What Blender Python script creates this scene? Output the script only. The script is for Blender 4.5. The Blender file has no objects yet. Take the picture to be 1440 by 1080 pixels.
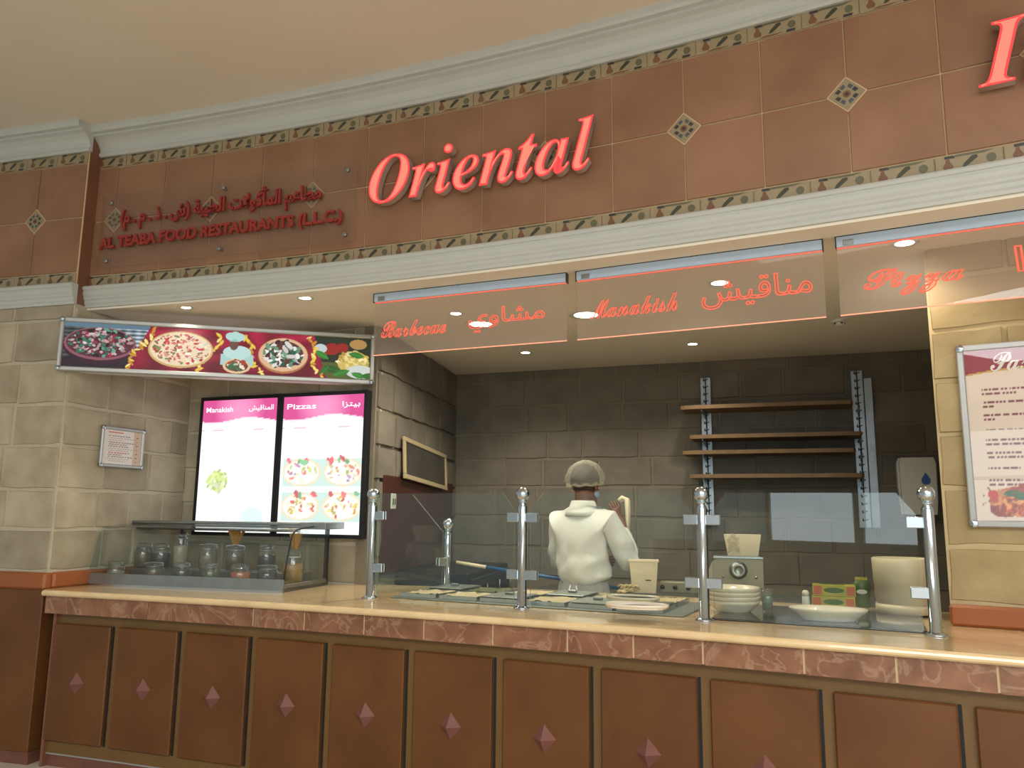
import bpy, bmesh, math, random
import numpy as np
from mathutils import Matrix, Vector

C = bpy.context.scene.collection
PI = math.pi

# ------------------------------------------------------------------ camera
F_PX, PITCH, ROLL, EYE = 1108.36, .1615, .0101, 1.55
_rt = Vector((math.cos(ROLL), -math.sin(ROLL)*math.sin(PITCH), math.sin(ROLL)*math.cos(PITCH)))
_up = Vector((-math.sin(ROLL), -math.cos(ROLL)*math.sin(PITCH), math.cos(ROLL)*math.cos(PITCH)))
_fw = Vector((0, math.cos(PITCH), math.sin(PITCH)))
cam = bpy.data.cameras.new('camera')
cam.sensor_width = 36; cam.lens = F_PX/1440*36; cam.clip_start = .05; cam.clip_end = 100
camo = bpy.data.objects.new('camera', cam); C.objects.link(camo)
m = Matrix.Identity(4)
for i in range(3):
    m[i][0] = _rt[i]; m[i][1] = _up[i]; m[i][2] = -_fw[i]
m[2][3] = EYE
camo.matrix_world = m
bpy.context.scene.camera = camo

# ------------------------------------------------------------------ world, exposure, large lights
sc = bpy.context.scene
sc.view_settings.view_transform = 'Standard'; sc.view_settings.look = 'None'
sc.view_settings.gamma = 1; sc.view_settings.use_curve_mapping = False
sc.view_settings.exposure = 0.0
w = bpy.data.worlds.new('hall_ambience'); sc.world = w; w.use_nodes = True
w.node_tree.nodes['Background'].inputs[0].default_value = (.80, .92, .90, 1)
w.node_tree.nodes['Background'].inputs[1].default_value = .50
sc.cycles.max_bounces = 8; sc.cycles.transparent_max_bounces = 24
sc.cycles.caustics_reflective = False; sc.cycles.caustics_refractive = False
sc.cycles.sample_clamp_indirect = 4

def area_light(name, loc, size, sizey, energy, col, rot):
    l = bpy.data.lights.new(name, 'AREA'); l.shape = 'RECTANGLE'; l.size = size; l.size_y = sizey
    l.energy = energy; l.color = col
    o = bpy.data.objects.new(name, l); C.objects.link(o); o.location = loc; o.rotation_euler = rot
    return o
# unseen fill added to brighten the ceilings by bounce off the floor, and the hall's own ceiling panel light
area_light('hall_bounce_fill', (1.0, -4.2, 4.04), 8, 3.4, 900, (.95, .97, 1.0), (0, 0, 0))
area_light('hall_ceiling_light', (.5, .2, 4.0), 3.0, .8, 26, (1.0, .93, .84), (0, 0, math.radians(-20)))

# ------------------------------------------------------------------ materials
def lin(c):
    c = c/255.0
    return c/12.92 if c <= .04045 else ((c+.055)/1.055)**2.4
def rgb(r, g, b): return (lin(r), lin(g), lin(b))
MATS = {}
def mat(name, col, rough=.6, metal=0, var=0, scale=8, bump=0, bscale=60, rnd=0, spec=.5, col2=None, detail=4, coat=0):
    """procedural principled material: position noise between col and col2, per-object value change, fine relief"""
    mt = bpy.data.materials.new(name); mt.use_nodes = True; nt = mt.node_tree; b = nt.nodes['Principled BSDF']
    b.inputs['Roughness'].default_value = rough; b.inputs['Metallic'].default_value = metal
    b.inputs['Specular IOR Level'].default_value = spec; b.inputs['Coat Weight'].default_value = coat
    c1 = (*col, 1); out = None
    geo = nt.nodes.new('ShaderNodeNewGeometry')
    if var or col2:
        no = nt.nodes.new('ShaderNodeTexNoise'); no.inputs['Scale'].default_value = scale; no.inputs['Detail'].default_value = detail
        nt.links.new(geo.outputs['Position'], no.inputs['Vector'])
        mp = nt.nodes.new('ShaderNodeMapRange'); mp.inputs[1].default_value = .3; mp.inputs[2].default_value = .7
        nt.links.new(no.outputs['Fac'], mp.inputs[0])
        mx = nt.nodes.new('ShaderNodeMix'); mx.data_type = 'RGBA'
        c2 = (*col2, 1) if col2 else tuple(x*(1-var) for x in col)+(1,)
        mx.inputs[6].default_value = c1; mx.inputs[7].default_value = c2
        nt.links.new(mp.outputs[0], mx.inputs[0]); out = mx.outputs[2]
    if rnd:
        oi = nt.nodes.new('ShaderNodeObjectInfo')
        mr = nt.nodes.new('ShaderNodeMapRange'); mr.inputs[3].default_value = 1-rnd; mr.inputs[4].default_value = 1+rnd*.6
        nt.links.new(oi.outputs['Random'], mr.inputs[0])
        m2 = nt.nodes.new('ShaderNodeVectorMath'); m2.operation = 'SCALE'
        if out is None: m2.inputs[0].default_value = col
        else: nt.links.new(out, m2.inputs[0])
        nt.links.new(mr.outputs[0], m2.inputs['Scale']); out = m2.outputs[0]
    if out is None: b.inputs['Base Color'].default_value = c1
    else: nt.links.new(out, b.inputs['Base Color'])
    if bump:
        n2 = nt.nodes.new('ShaderNodeTexNoise'); n2.inputs['Scale'].default_value = bscale; n2.inputs['Detail'].default_value = 3
        nt.links.new(geo.outputs['Position'], n2.inputs['Vector'])
        bp = nt.nodes.new('ShaderNodeBump'); bp.inputs['Strength'].default_value = bump; bp.inputs['Distance'].default_value = .01
        nt.links.new(n2.outputs['Fac'], bp.inputs['Height']); nt.links.new(bp.outputs[0], b.inputs['Normal'])
    MATS[name] = mt
    return mt
def emit(name, col, strength, gloss=0.0):
    mt = bpy.data.materials.new(name); mt.use_nodes = True; nt = mt.node_tree; b = nt.nodes['Principled BSDF']
    b.inputs['Base Color'].default_value = (*[c*.3 for c in col], 1); b.inputs['Roughness'].default_value = .35
    b.inputs['Emission Color'].default_value = (*col, 1); b.inputs['Emission Strength'].default_value = strength
    b.inputs['Specular IOR Level'].default_value = gloss
    MATS[name] = mt; return mt
def glassy(name, tint=(1, 1, 1), haze=0.0, hazecol=(.8, .8, .8), refl=1.0, glow=0.0, ior=1.45):
    """thin pane: clear transmission, mirror reflection by Fresnel, a little haze"""
    mt = bpy.data.materials.new(name); mt.use_nodes = True; nt = mt.node_tree
    for n in list(nt.nodes): nt.nodes.remove(n)
    o = nt.nodes.new('ShaderNodeOutputMaterial')
    tr = nt.nodes.new('ShaderNodeBsdfTransparent'); tr.inputs[0].default_value = (*tint, 1)
    last = tr.outputs[0]
    if haze:
        df = nt.nodes.new('ShaderNodeBsdfDiffuse'); df.inputs[0].default_value = (*hazecol, 1)
        tl = nt.nodes.new('ShaderNodeBsdfTranslucent'); tl.inputs[0].default_value = (*hazecol, 1)
        ad = nt.nodes.new('ShaderNodeMixShader'); nt.links.new(df.outputs[0], ad.inputs[1]); nt.links.new(tl.outputs[0], ad.inputs[2])
        mx = nt.nodes.new('ShaderNodeMixShader'); mx.inputs[0].default_value = haze
        nt.links.new(last, mx.inputs[1]); nt.links.new(ad.outputs[0], mx.inputs[2]); last = mx.outputs[0]
    if glow:
        em = nt.nodes.new('ShaderNodeEmission'); em.inputs[0].default_value = (*hazecol, 1); em.inputs[1].default_value = glow
        aa = nt.nodes.new('ShaderNodeAddShader'); nt.links.new(last, aa.inputs[0]); nt.links.new(em.outputs[0], aa.inputs[1]); last = aa.outputs[0]
    if refl:
        lw = nt.nodes.new('ShaderNodeLayerWeight'); lw.inputs[0].default_value = .5
        pw = nt.nodes.new('ShaderNodeMath'); pw.operation = 'POWER'; pw.inputs[1].default_value = 5; nt.links.new(lw.outputs['Facing'], pw.inputs[0])
        ml = nt.nodes.new('ShaderNodeMath'); ml.operation = 'MULTIPLY_ADD'; ml.inputs[1].default_value = .9*min(refl, 1); ml.inputs[2].default_value = .04*refl
        nt.links.new(pw.outputs[0], ml.inputs[0])
        gl = nt.nodes.new('ShaderNodeBsdfGlossy'); gl.inputs['Roughness'].default_value = .01
        mx = nt.nodes.new('ShaderNodeMixShader'); nt.links.new(ml.outputs[0], mx.inputs[0])
        nt.links.new(last, mx.inputs[1]); nt.links.new(gl.outputs[0], mx.inputs[2]); last = mx.outputs[0]
    nt.links.new(last, o.inputs[0]); MATS[name] = mt; return mt

mat('plaster_hall', rgb(226, 216, 200), .9, var=.04, scale=1.2)
mat('plaster_kitchen', rgb(238, 231, 214), .9, var=.05, scale=1.5)
mat('white_molding', rgb(190, 194, 190), .55, var=.05, scale=5)
mat('grout', rgb(206, 180, 142), .9)
mat('terracotta', rgb(154, 116, 91), .38, col2=rgb(133, 97, 73), scale=3.2, rnd=.07, bump=.05, bscale=40, spec=.4)
mat('terracotta_dark', rgb(130, 86, 64), .5, var=.15, scale=5)
mat('border_cream', rgb(158, 143, 114), .4, var=.1, scale=30)
mat('motif_brown', rgb(120, 84, 62), .4); mat('motif_green', rgb(62, 66, 52), .4)
mat('motif_sage', rgb(100, 98, 76), .4); mat('motif_navy', rgb(58, 56, 58), .4)
mat('motif_blue', rgb(78, 88, 98), .4); mat('motif_sand', rgb(150, 136, 108), .4)
mat('stone_pale', rgb(182, 172, 148), .9, col2=rgb(156, 145, 122), scale=5, bump=.35, bscale=24, rnd=.2)
mat('mortar_pale', rgb(190, 181, 158), .95, var=.08, bump=.1)
mat('stone_grey', rgb(122, 116, 103), .9, col2=rgb(104, 99, 88), scale=4, bump=.3, bscale=28, rnd=.10)
mat('mortar_grey', rgb(124, 116, 100), .95, var=.1, bump=.15)
mat('stone_gold', rgb(172, 154, 116), .9, col2=rgb(154, 136, 98), scale=5, bump=.25, bscale=28, rnd=.07)
mat('mortar_gold', rgb(192, 174, 134), .95, var=.08)
mat('wood_panel', rgb(106, 66, 29), .42, col2=rgb(91, 54, 23), scale=3.5, rnd=.06, spec=.4)
mat('wood_frame', rgb(112, 83, 42), .5, var=.12, scale=4)
mat('wood_trim', rgb(152, 86, 42), .4, var=.1, scale=6)
mat('marble_cream', rgb(232, 206, 162), .14, col2=rgb(216, 188, 142), scale=9, detail=6, coat=.4)
mat('shelf_wood', rgb(122, 96, 62), .6, var=.2, scale=14)
mat('steel', rgb(190, 196, 200), .25, 1); mat('steel_dull', rgb(165, 172, 172), .42, 1, var=.15, scale=9)
mat('chrome', rgb(190, 206, 222), .12, 1)
mat('aluminium', rgb(168, 170, 168), .35, .4, var=.05)
mat('alu_rail', rgb(176, 196, 216), .5, 0)
mat('steel_upright', rgb(176, 190, 200), .4, .6, var=.2, scale=12)
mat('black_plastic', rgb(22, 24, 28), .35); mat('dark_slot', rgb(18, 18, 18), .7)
mat('black_glass', rgb(34, 34, 34), .06, spec=.8)
mat('white_china', rgb(224, 214, 196), .25, coat=.3)
mat('cream_plastic', rgb(224, 210, 180), .45, var=.04); mat('white_plastic', rgb(214, 214, 206), .4)
mat('blue_plastic', rgb(40, 96, 150), .4); mat('blue_drop', rgb(60, 100, 170), .3)
mat('machine_grey', rgb(146, 142, 124), .42, .2, var=.1)
mat('skin', rgb(112, 70, 50), .55); mat('hair', rgb(28, 22, 20), .7)
mat('shirt_white', rgb(218, 219, 214), .85, var=.06, scale=7, bump=.5, bscale=9)
mat('trouser_white', rgb(180, 180, 178), .85, var=.05, scale=9, bump=.4, bscale=12)
mat('mask_blue', rgb(150, 176, 196), .8)
mat('glove', rgb(196, 190, 176), .35)
mat('red_letter', rgb(146, 50, 43), .35); mat('letter_return', rgb(172, 150, 138), .5)
mat('dark_red_panel', rgb(72, 36, 30), .4, var=.15, scale=5)
mat('paper_white', rgb(226, 222, 214), .6); mat('board_grey', rgb(74, 72, 66), .4, var=.25, scale=4)
mat('frame_cream', rgb(170, 156, 122), .6); mat('slate_skirt', rgb(120, 78, 62), .3, var=.25, scale=7)
mat('hall_floor', rgb(206, 192, 172), .25, var=.08, scale=3); mat('kitchen_floor', rgb(206, 196, 180), .5)
mat('hall_paint', rgb(150, 146, 138), .9); mat('charcoal', rgb(40, 42, 44), .7)
mat('food_cream', rgb(206, 190, 152), .5, var=.15, scale=30); mat('food_brown', rgb(120, 92, 62), .6, var=.3, scale=50)
mat('food_green', rgb(92, 100, 62), .6, var=.3, scale=60); mat('pasta_gold', rgb(190, 140, 60), .6, var=.25, scale=70)
mat('lentil_red', rgb(206, 104, 62), .7, var=.2, scale=120); mat('bean_black', rgb(40, 38, 42), .6, var=.4, scale=120)
mat('spice_brown', rgb(112, 84, 56), .7, var=.3, scale=120); mat('grain_pale', rgb(170, 158, 130), .7, var=.3, scale=120)
mat('pack_yellow', rgb(196, 176, 66), .4, col2=rgb(150, 150, 60), scale=16); mat('pack_green', rgb(70, 104, 48), .4, var=.3, scale=30)
mat('pack_red', rgb(184, 92, 56), .4); mat('pink_marble', rgb(124, 80, 74), .25, var=.12, scale=9)
def marble_red():
    mt = mat('marble_red', rgb(150, 106, 78), .22, col2=rgb(116, 76, 55), scale=9, detail=8, rnd=.1)
    nt = mt.node_tree; b = nt.nodes['Principled BSDF']
    src = b.inputs['Base Color'].links[0].from_socket
    geo = nt.nodes.new('ShaderNodeNewGeometry'); oi = nt.nodes.new('ShaderNodeObjectInfo')
    ad = nt.nodes.new('ShaderNodeVectorMath'); ad.operation = 'ADD'
    sc_ = nt.nodes.new('ShaderNodeMath'); sc_.operation = 'MULTIPLY'; sc_.inputs[1].default_value = 40
    nt.links.new(oi.outputs['Random'], sc_.inputs[0])
    nt.links.new(geo.outputs['Position'], ad.inputs[0]); nt.links.new(sc_.outputs[0], ad.inputs[1])
    n1 = nt.nodes.new('ShaderNodeTexNoise'); n1.inputs['Scale'].default_value = 5; n1.inputs['Detail'].default_value = 5; n1.inputs['Distortion'].default_value = 1.6
    nt.links.new(ad.outputs[0], n1.inputs['Vector'])
    s = nt.nodes.new('ShaderNodeMath'); s.operation = 'SUBTRACT'; s.inputs[1].default_value = .5; nt.links.new(n1.outputs[0], s.inputs[0])
    a = nt.nodes.new('ShaderNodeMath'); a.operation = 'ABSOLUTE'; nt.links.new(s.outputs[0], a.inputs[0])
    r = nt.nodes.new('ShaderNodeMapRange'); r.inputs[1].default_value = 0; r.inputs[2].default_value = .035; r.inputs[3].default_value = .32; r.inputs[4].default_value = 0
    nt.links.new(a.outputs[0], r.inputs[0])
    mx = nt.nodes.new('ShaderNodeMix'); mx.data_type = 'RGBA'; mx.inputs[7].default_value = (*rgb(192, 164, 136), 1)
    nt.links.new(r.outputs[0], mx.inputs[0]); nt.links.new(src, mx.inputs[6]); nt.links.new(mx.outputs[2], b.inputs['Base Color'])
marble_red()
glassy('pane_glass', (.93, .96, .93), refl=1.25); glassy('pane_edge', (.55, .72, .66), haze=.35, hazecol=(.5, .66, .6), refl=1)
glassy('case_glass', (.95, .975, .97), haze=.02, hazecol=(.6, .75, .75), refl=1.0)
glassy('jar_glass', (.93, .95, .95), haze=.05, refl=1.3)
glassy('acrylic', (.96, .93, .92), haze=.16, hazecol=rgb(226, 214, 200), refl=.6)
glassy('acrylic_clear', (.97, .96, .95), haze=.06, hazecol=rgb(214, 196, 180), refl=.8)
glassy('poster_film', (.98, .98, .98), refl=.7)
glassy('net', (.85, .85, .78), haze=.2, hazecol=rgb(235, 235, 220), refl=0)
glassy('bag_film', (.9, .9, .88), haze=.35, hazecol=rgb(220, 215, 200), refl=1)
emit('letter_red', (1.0, .055, .06), 1.15, .3); emit('letter_core', (1.0, .24, .17), 1.0, .3)
emit('edge_red', (1.0, .16, .10), 1.0); emit('edge_hot', (1.0, .42, .26), 1.0); glassy('etch_fill', (1, .8, .75), haze=.12, hazecol=(1, .3, .2), refl=0, glow=.05)
emit('lamp', (1.0, .93, .80), 9); emit('screen_white', (.95, 1, .98), 1.25); emit('screen_pink', (.84, .20, .44), 1.0)
emit('window_day', (.80, .93, 1.0), 3.0)

# ------------------------------------------------------------------ mesh builder
class MB:
    def __init__(s): s.v = []; s.f = []; s.mi = []; s.sm = []; s.T = Matrix.Identity(4)
    def add(s, vs, fs, m=0, smooth=False):
        o = len(s.v)
        s.v += [tuple(s.T @ Vector(p)) for p in vs]
        for f in fs: s.f.append(tuple(o+i for i in f)); s.mi.append(m); s.sm.append(smooth)
        return s
    def box(s, x0, x1, y0, y1, z0, z1, m=0, b=0):
        if not b:
            vs = [(x, y, z) for z in (z0, z1) for y in (y0, y1) for x in (x0, x1)]
            return s.add(vs, [(0, 2, 3, 1), (4, 5, 7, 6), (0, 1, 5, 4), (2, 6, 7, 3), (0, 4, 6, 2), (1, 3, 7, 5)], m)
        b = min(b, (x1-x0)*.49, (y1-y0)*.49, (z1-z0)*.49)
        bm = bmesh.new(); bmesh.ops.create_cube(bm, size=1)
        for v in bm.verts: v.co = Vector(((x0+x1)/2+v.co.x*(x1-x0), (y0+y1)/2+v.co.y*(y1-y0), (z0+z1)/2+v.co.z*(z1-z0)))
        bmesh.ops.bevel(bm, geom=bm.edges[:], offset=b, segments=1, affect='EDGES')
        bm.verts.index_update()
        s.add([v.co[:] for v in bm.verts], [[v.index for v in f.verts] for f in bm.faces], m); bm.free(); return s
    def prism(s, pts, y0, y1, m=0, axis='y', msides=None):
        """polygon pts (a,b) extruded along an axis"""
        n = len(pts)
        P = {'y': lambda a, b, t: (a, t, b), 'z': lambda a, b, t: (a, b, t), 'x': lambda a, b, t: (t, a, b)}[axis]
        vs = [P(a, b, y0) for a, b in pts]+[P(a, b, y1) for a, b in pts]
        s.add(vs, [tuple(range(n)), tuple(range(2*n-1, n-1, -1))], m)
        return s.add(vs, [(i, n+i, n+(i+1) % n, (i+1) % n) for i in range(n)], m if msides is None else msides)
    def poly(s, pts3, m=0): return s.add(pts3, [tuple(range(len(pts3)))], m)
    def lathe(s, prof, n=16, c=(0, 0, 0), m=0, sx=1, sy=1, smooth=True):
        vs = []; fs = []
        for r, z in prof:
            for i in range(n):
                a = 2*PI*i/n; vs.append((c[0]+r*sx*math.cos(a), c[1]+r*sy*math.sin(a), c[2]+z))
        k = len(prof)
        for j in range(k-1):
            for i in range(n): fs.append((j*n+i, j*n+(i+1) % n, (j+1)*n+(i+1) % n, (j+1)*n+i))
        s.add(vs, fs, m, smooth)
        if prof[0][0] > 1e-6: s.add(vs[:n], [tuple(range(n-1, -1, -1))], m)
        if prof[-1][0] > 1e-6: s.add(vs[-n:], [tuple(range(n))], m)
        return s
    def tube(s, path, r, n=8, m=0, smooth=True, cap=True):
        path = [Vector(p) for p in path]; rs = r if isinstance(r, (list, tuple)) else [r]*len(path)
        vs = []; fs = []; nrm = None
        for i, p in enumerate(path):
            t = (path[min(i+1, len(path)-1)]-path[max(i-1, 0)]).normalized()
            if nrm is None: nrm = t.orthogonal().normalized()
            nrm = (nrm - t*nrm.dot(t)).normalized(); bi = t.cross(nrm)
            for k in range(n):
                a = 2*PI*k/n; vs.append(tuple(p+nrm*(rs[i]*math.cos(a))+bi*(rs[i]*math.sin(a))))
        for j in range(len(path)-1):
            for k in range(n): fs.append((j*n+k, j*n+(k+1) % n, (j+1)*n+(k+1) % n, (j+1)*n+k))
        s.add(vs, fs, m, smooth)
        if cap: s.add(vs[:n], [tuple(range(n-1, -1, -1))], m); s.add(vs[-n:], [tuple(range(n))], m)
        return s
    def ball(s, c, r, m=0, n=12, k=8, sx=1, sy=1, sz=1):
        return s.lathe([(r*math.sin(PI*i/k) if 0 < i < k else 1e-7, -r*sz*math.cos(PI*i/k)) for i in range(k+1)], n, c, m, sx, sy)
    def mesh(s, name, mats):
        me = bpy.data.meshes.new(name); me.from_pydata(s.v, [], s.f)
        for x in mats: me.materials.append(MATS[x])
        me.polygons.foreach_set('material_index', s.mi); me.polygons.foreach_set('use_smooth', s.sm); me.update()
        bm = bmesh.new(); bm.from_mesh(me); bmesh.ops.remove_doubles(bm, verts=bm.verts, dist=1e-6)
        bmesh.ops.recalc_face_normals(bm, faces=bm.faces); bm.to_mesh(me); bm.free()
        return me
def link(name, me, parent=None, loc=(0, 0, 0), rotz=0, scale=None, label=None):
    o = bpy.data.objects.new(name, me); C.objects.link(o)
    o.location = loc; o.rotation_euler = (0, 0, rotz)
    if scale: o.scale = scale
    if parent: o.parent = parent
    if label: o['label'] = label
    return o
def obj(name, mb, mats, parent=None, loc=(0, 0, 0), rotz=0, label=None):
    if isinstance(mats, str): mats = [mats]
    return link(name, mb.mesh(name, mats), parent, loc, rotz, None, label)
def thing(name, label, cat, loc=(0, 0, 0), rotz=0, group=None):
    o = bpy.data.objects.new(name, None); C.objects.link(o); o.empty_display_size = .1
    o.location = loc; o.rotation_euler = (0, 0, rotz); o['label'] = label; o['category'] = cat
    if group: o['group'] = group
    return o
def tag(o, label, cat, group=None):
    o['label'] = label; o['category'] = cat
    if group: o['group'] = group
    return o
def struct(name, mb, mats, loc=(0, 0, 0), rotz=0):
    o = obj(name, mb, mats, None, loc, rotz); o['kind'] = 'structure'; return o
def copy_tree(o, parent=None):
    c = o.copy(); C.objects.link(c)
    if parent: c.parent = parent
    for ch in list(o.children): copy_tree(ch, c)
    return c

# ------------------------------------------------------------------ layout (metres; camera stands at 0,0)
FC, FR = (-8.24, -14.9), 20.66          # fascia: slightly concave arc
CC, CR = (-10.01, -18.36), 24.37        # counter front: its own arc
TILE, TH0 = .3729, .2747
GP, G0 = .4819, .3207
ZB, ZT = 3.0585, 3.8072                 # tile field bottom and top
TOP = 1.065                             # worktop height
CEIL = 2.83
def farc(s, d=0, z=0):                   # s = arc length from tile joint 0, d = proud of the fascia towards the hall
    t = TH0+s/FR; return Vector((FC[0]+(FR-d)*math.sin(t), FC[1]+(FR-d)*math.cos(t), z)), -t
def carc(s, d=0, z=0):                   # s = arc length from door joint 0
    t = G0+s/CR; return Vector((CC[0]+(CR-d)*math.sin(t), CC[1]+(CR-d)*math.cos(t), z)), -t
def sweep(arc, prof, s0, s1, step=.2, m=0):
    """profile (d,z) swept along an arc"""
    n = max(2, int((s1-s0)/step)+1); mb = MB(); vs = []; k = len(prof)
    for i in range(n+1):
        for d, z in prof: vs.append(tuple(arc(s0+(s1-s0)*i/n, d, z)[0]))
    fs = [(i*k+j, (i+1)*k+j, (i+1)*k+(j+1) % k, i*k+(j+1) % k) for i in range(n) for j in range(k)]
    mb.add(vs, fs, m); mb.add(vs[:k], [tuple(range(k))], m); mb.add(vs[-k:], [tuple(range(k))], m)
    return mb
AZ = math.radians(20)
P = Vector((-2.817, 4.932, 0)); dK = Vector((math.sin(AZ), math.cos(AZ), 0)); nK = Vector((math.cos(AZ), -math.sin(AZ), 0))
S = P+dK*1.08                            # inner corner of side wall and screen wall
T = Vector((-.937, 5.397, 0))            # right end of screen wall
B = Vector((-.533, 7.352, 0))            # back left corner of the kitchen
K = Vector((2.005, 3.70, 0)); AZR = math.radians(31); nR = Vector((math.cos(AZR), -math.sin(AZR), 0))
def ray(x, y): return _rt*((x-720)/F_PX)-_up*((y-540)/F_PX)+_fw
def at_z(x, y, z):                       # the point of height z seen at a photo pixel
    d = ray(x, y); return Vector((0, 0, EYE))+d*((z-EYE)/d.z)
def at_wall(x, y, p, n):
    d = ray(x, y); return Vector((0, 0, EYE))+d*((Vector((p[0], p[1], EYE))-Vector((0, 0, EYE))).dot(n)/d.dot(n))

# ------------------------------------------------------------------ structure: hall and kitchen shell
mb = MB(); mb.box(-11, 13, -10, 4.2, -.06, 0); struct('floor', mb, 'hall_floor')
mb = MB(); mb.box(-6, 8, 4.2, 10, -.06, .06); struct('floor_kitchen', mb, 'kitchen_floor')
fr = [farc(-.4+i*.35, -.3, 0)[0] for i in range(24)]
mb = MB(); mb.prism([(-11, -10), (13, -10), (13, 0)]+[(p.x, p.y) for p in reversed(fr)]+[(-11, 6)], 4.06, 4.14, axis='z'); struct('ceiling', mb, 'plaster_hall')
fr = [farc(-.25+i*.35, -.02, 0)[0] for i in range(22)]
mb = MB(); mb.prism([(p.x, p.y) for p in fr]+[(7, 4.5), (5.5, 7), (-1, 9), (-3.4, 6.8)], CEIL, CEIL+.05, axis='z'); struct('ceiling_kitchen', mb, 'plaster_kitchen')
# far hall wall with daylight windows (behind the camera, seen only in reflections)
wb = struct('wall_back', MB().box(-11, 13, -10.1, -10, 0, .9).box(-11, 13, -10.1, -10, 3.5, 4.06), 'hall_paint')
for i in range(8):
    x0 = -7+i*2.2
    fm = MB().box(x0, x0+.1, -10.1, -9.95, .9, 3.5).box(x0+2.1, x0+2.2, -10.1, -9.95, .9, 3.5).box(x0+.1, x0+2.1, -10.1, -9.95, .9, .98).box(x0+.1, x0+2.1, -10.1, -9.95, 2.35, 2.42).box(x0+.1, x0+2.1, -10.1, -9.95, 3.42, 3.5)
    wo = struct('window_%d' % (i+1), fm, 'hall_paint')
    obj('pane', MB().box(x0+.1, x0+2.1, -10.06, -10.04, .98, 2.35).box(x0+.1, x0+2.1, -10.06, -10.04, 2.42, 3.42), 'window_day', wo)

# fascia ----------------------------------------------------------------------------------------
S0, S1 = -.20, 6.4
fas = struct('wall_fascia', sweep(farc, [(0, CEIL+.05), (0, 4.06), (-.1, 4.06), (-.1, CEIL+.05)], S0, S1), 'grout')
tm = MB().box(0, TILE-.006, -.009, 0, 0, TILE-.006, b=.0025).mesh('tile', ['terracotta'])
tiles = []
for i in range(-1, 17):
    for r in range(2):
        sm = (i+.5)*TILE; loc, rz = farc(sm, 0, ZB+.004+r*(ZT-ZB)/2)
        if i == -1:
            hm = MB().box(-.175+.003, 0-.003, -.009, 0, 0, TILE-.006, b=.0025); l2, rz2 = farc(0, 0, loc.z)
            obj('tile', hm, 'terracotta', fas, l2, rz2); continue
        o = link('tile', tm, fas, loc-Vector((math.cos(rz), math.sin(rz), 0))*(TILE/2-.003), rz)
def border_mesh(L, h):
    b = MB().box(0, L-.004, -.009, 0, 0, h, 0, .002)
    Y = -.0098
    def pg(cx, cz, pts, m): b.poly([(cx+x, Y, cz+z) for x, z in pts], m)
    u = L/.25
    pg(.048*u, h*.45, [(-.014, -.022), (.014, -.022), (.02, -.008), (.008, .012), (.006, .026), (-.006, .026), (-.010, .010), (-.02, -.006)], 1)
    pg(.128*u, h*.5, [(-.030, -.022), (-.012, -.020), (.030, .012), (.026, .024), (.008, .022), (-.020, -.004)], 2)
    pg(.205*u, h*.5, [(.019*math.cos(a*PI/4), .02*math.sin(a*PI/4)) for a in range(8)], 3)
    pg(.13*u, h*.90, [(-.07, -.004), (.05, -.006), (.09, .004), (-.05, .005)], 3)
    pg(.10*u, h*.09, [(-.05, -.004), (.02, -.005), (.07, .003), (-.02, .005)], 1)
    pg(.20*u, h*.12, [(-.022, -.007), (.018, -.007), (.022, .006), (-.018, .007)], 4)
    pg(.055*u, h*.88, [(-.02, -.006), (.02, -.007), (.016, .006), (-.018, .006)], 4)
    return b.mesh('border_tile', ['border_cream', 'motif_brown', 'motif_green', 'motif_sage', 'motif_navy'])
BH = .078; BL = .25
bm_ = border_mesh(BL, BH)
n = int((S1-S0)/BL)
for z in (ZT+.003, ZB-BH-.003):
    for k in range(n):
        loc, rz = farc(S0+k*BL+BL/2, 0, z); link('border_tile', bm_, fas, loc-Vector((math.cos(rz), math.sin(rz), 0))*(BL/2), rz)
R2 = .0785
def diamond_mesh():
    b = MB().prism([(-R2-.008, 0), (0, -R2-.008), (R2+.008, 0), (0, R2+.008)], -.0105, 0, 1).prism([(-R2, 0), (0, -R2), (R2, 0), (0, R2)], -.013, -.010, 0)
    Y = -.0138
    for sx in (-1, 1):
        for sz in (-1, 1):
            b.poly([(sx*.012, Y, sz*.05), (sx*.030, Y, sz*.034), (sx*.018, Y, sz*.022), (sx*.004, Y, sz*.034)], 2)
            b.poly([(sx*.05, Y, sz*.014), (sx*.034, Y, sz*.03), (sx*.022, Y, sz*.016), (sx*.036, Y, sz*.004)], 3)
    b.poly([(.018*math.cos(a*PI/4), Y, .018*math.sin(a*PI/4)) for a in range(8)], 4)
    b.poly([(.009*math.cos(a*PI/4), Y-.0004, .009*math.sin(a*PI/4)) for a in range(8)], 3)
    return b.mesh('diamond_tile', ['motif_sand', 'grout', 'motif_blue', 'motif_navy', 'motif_brown'])
dm = diamond_mesh()
for i in range(0, 17, 2):
    loc, rz = farc(i*TILE, 0, (ZB+ZT)/2); link('diamond_tile', dm, fas, loc, rz)
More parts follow.
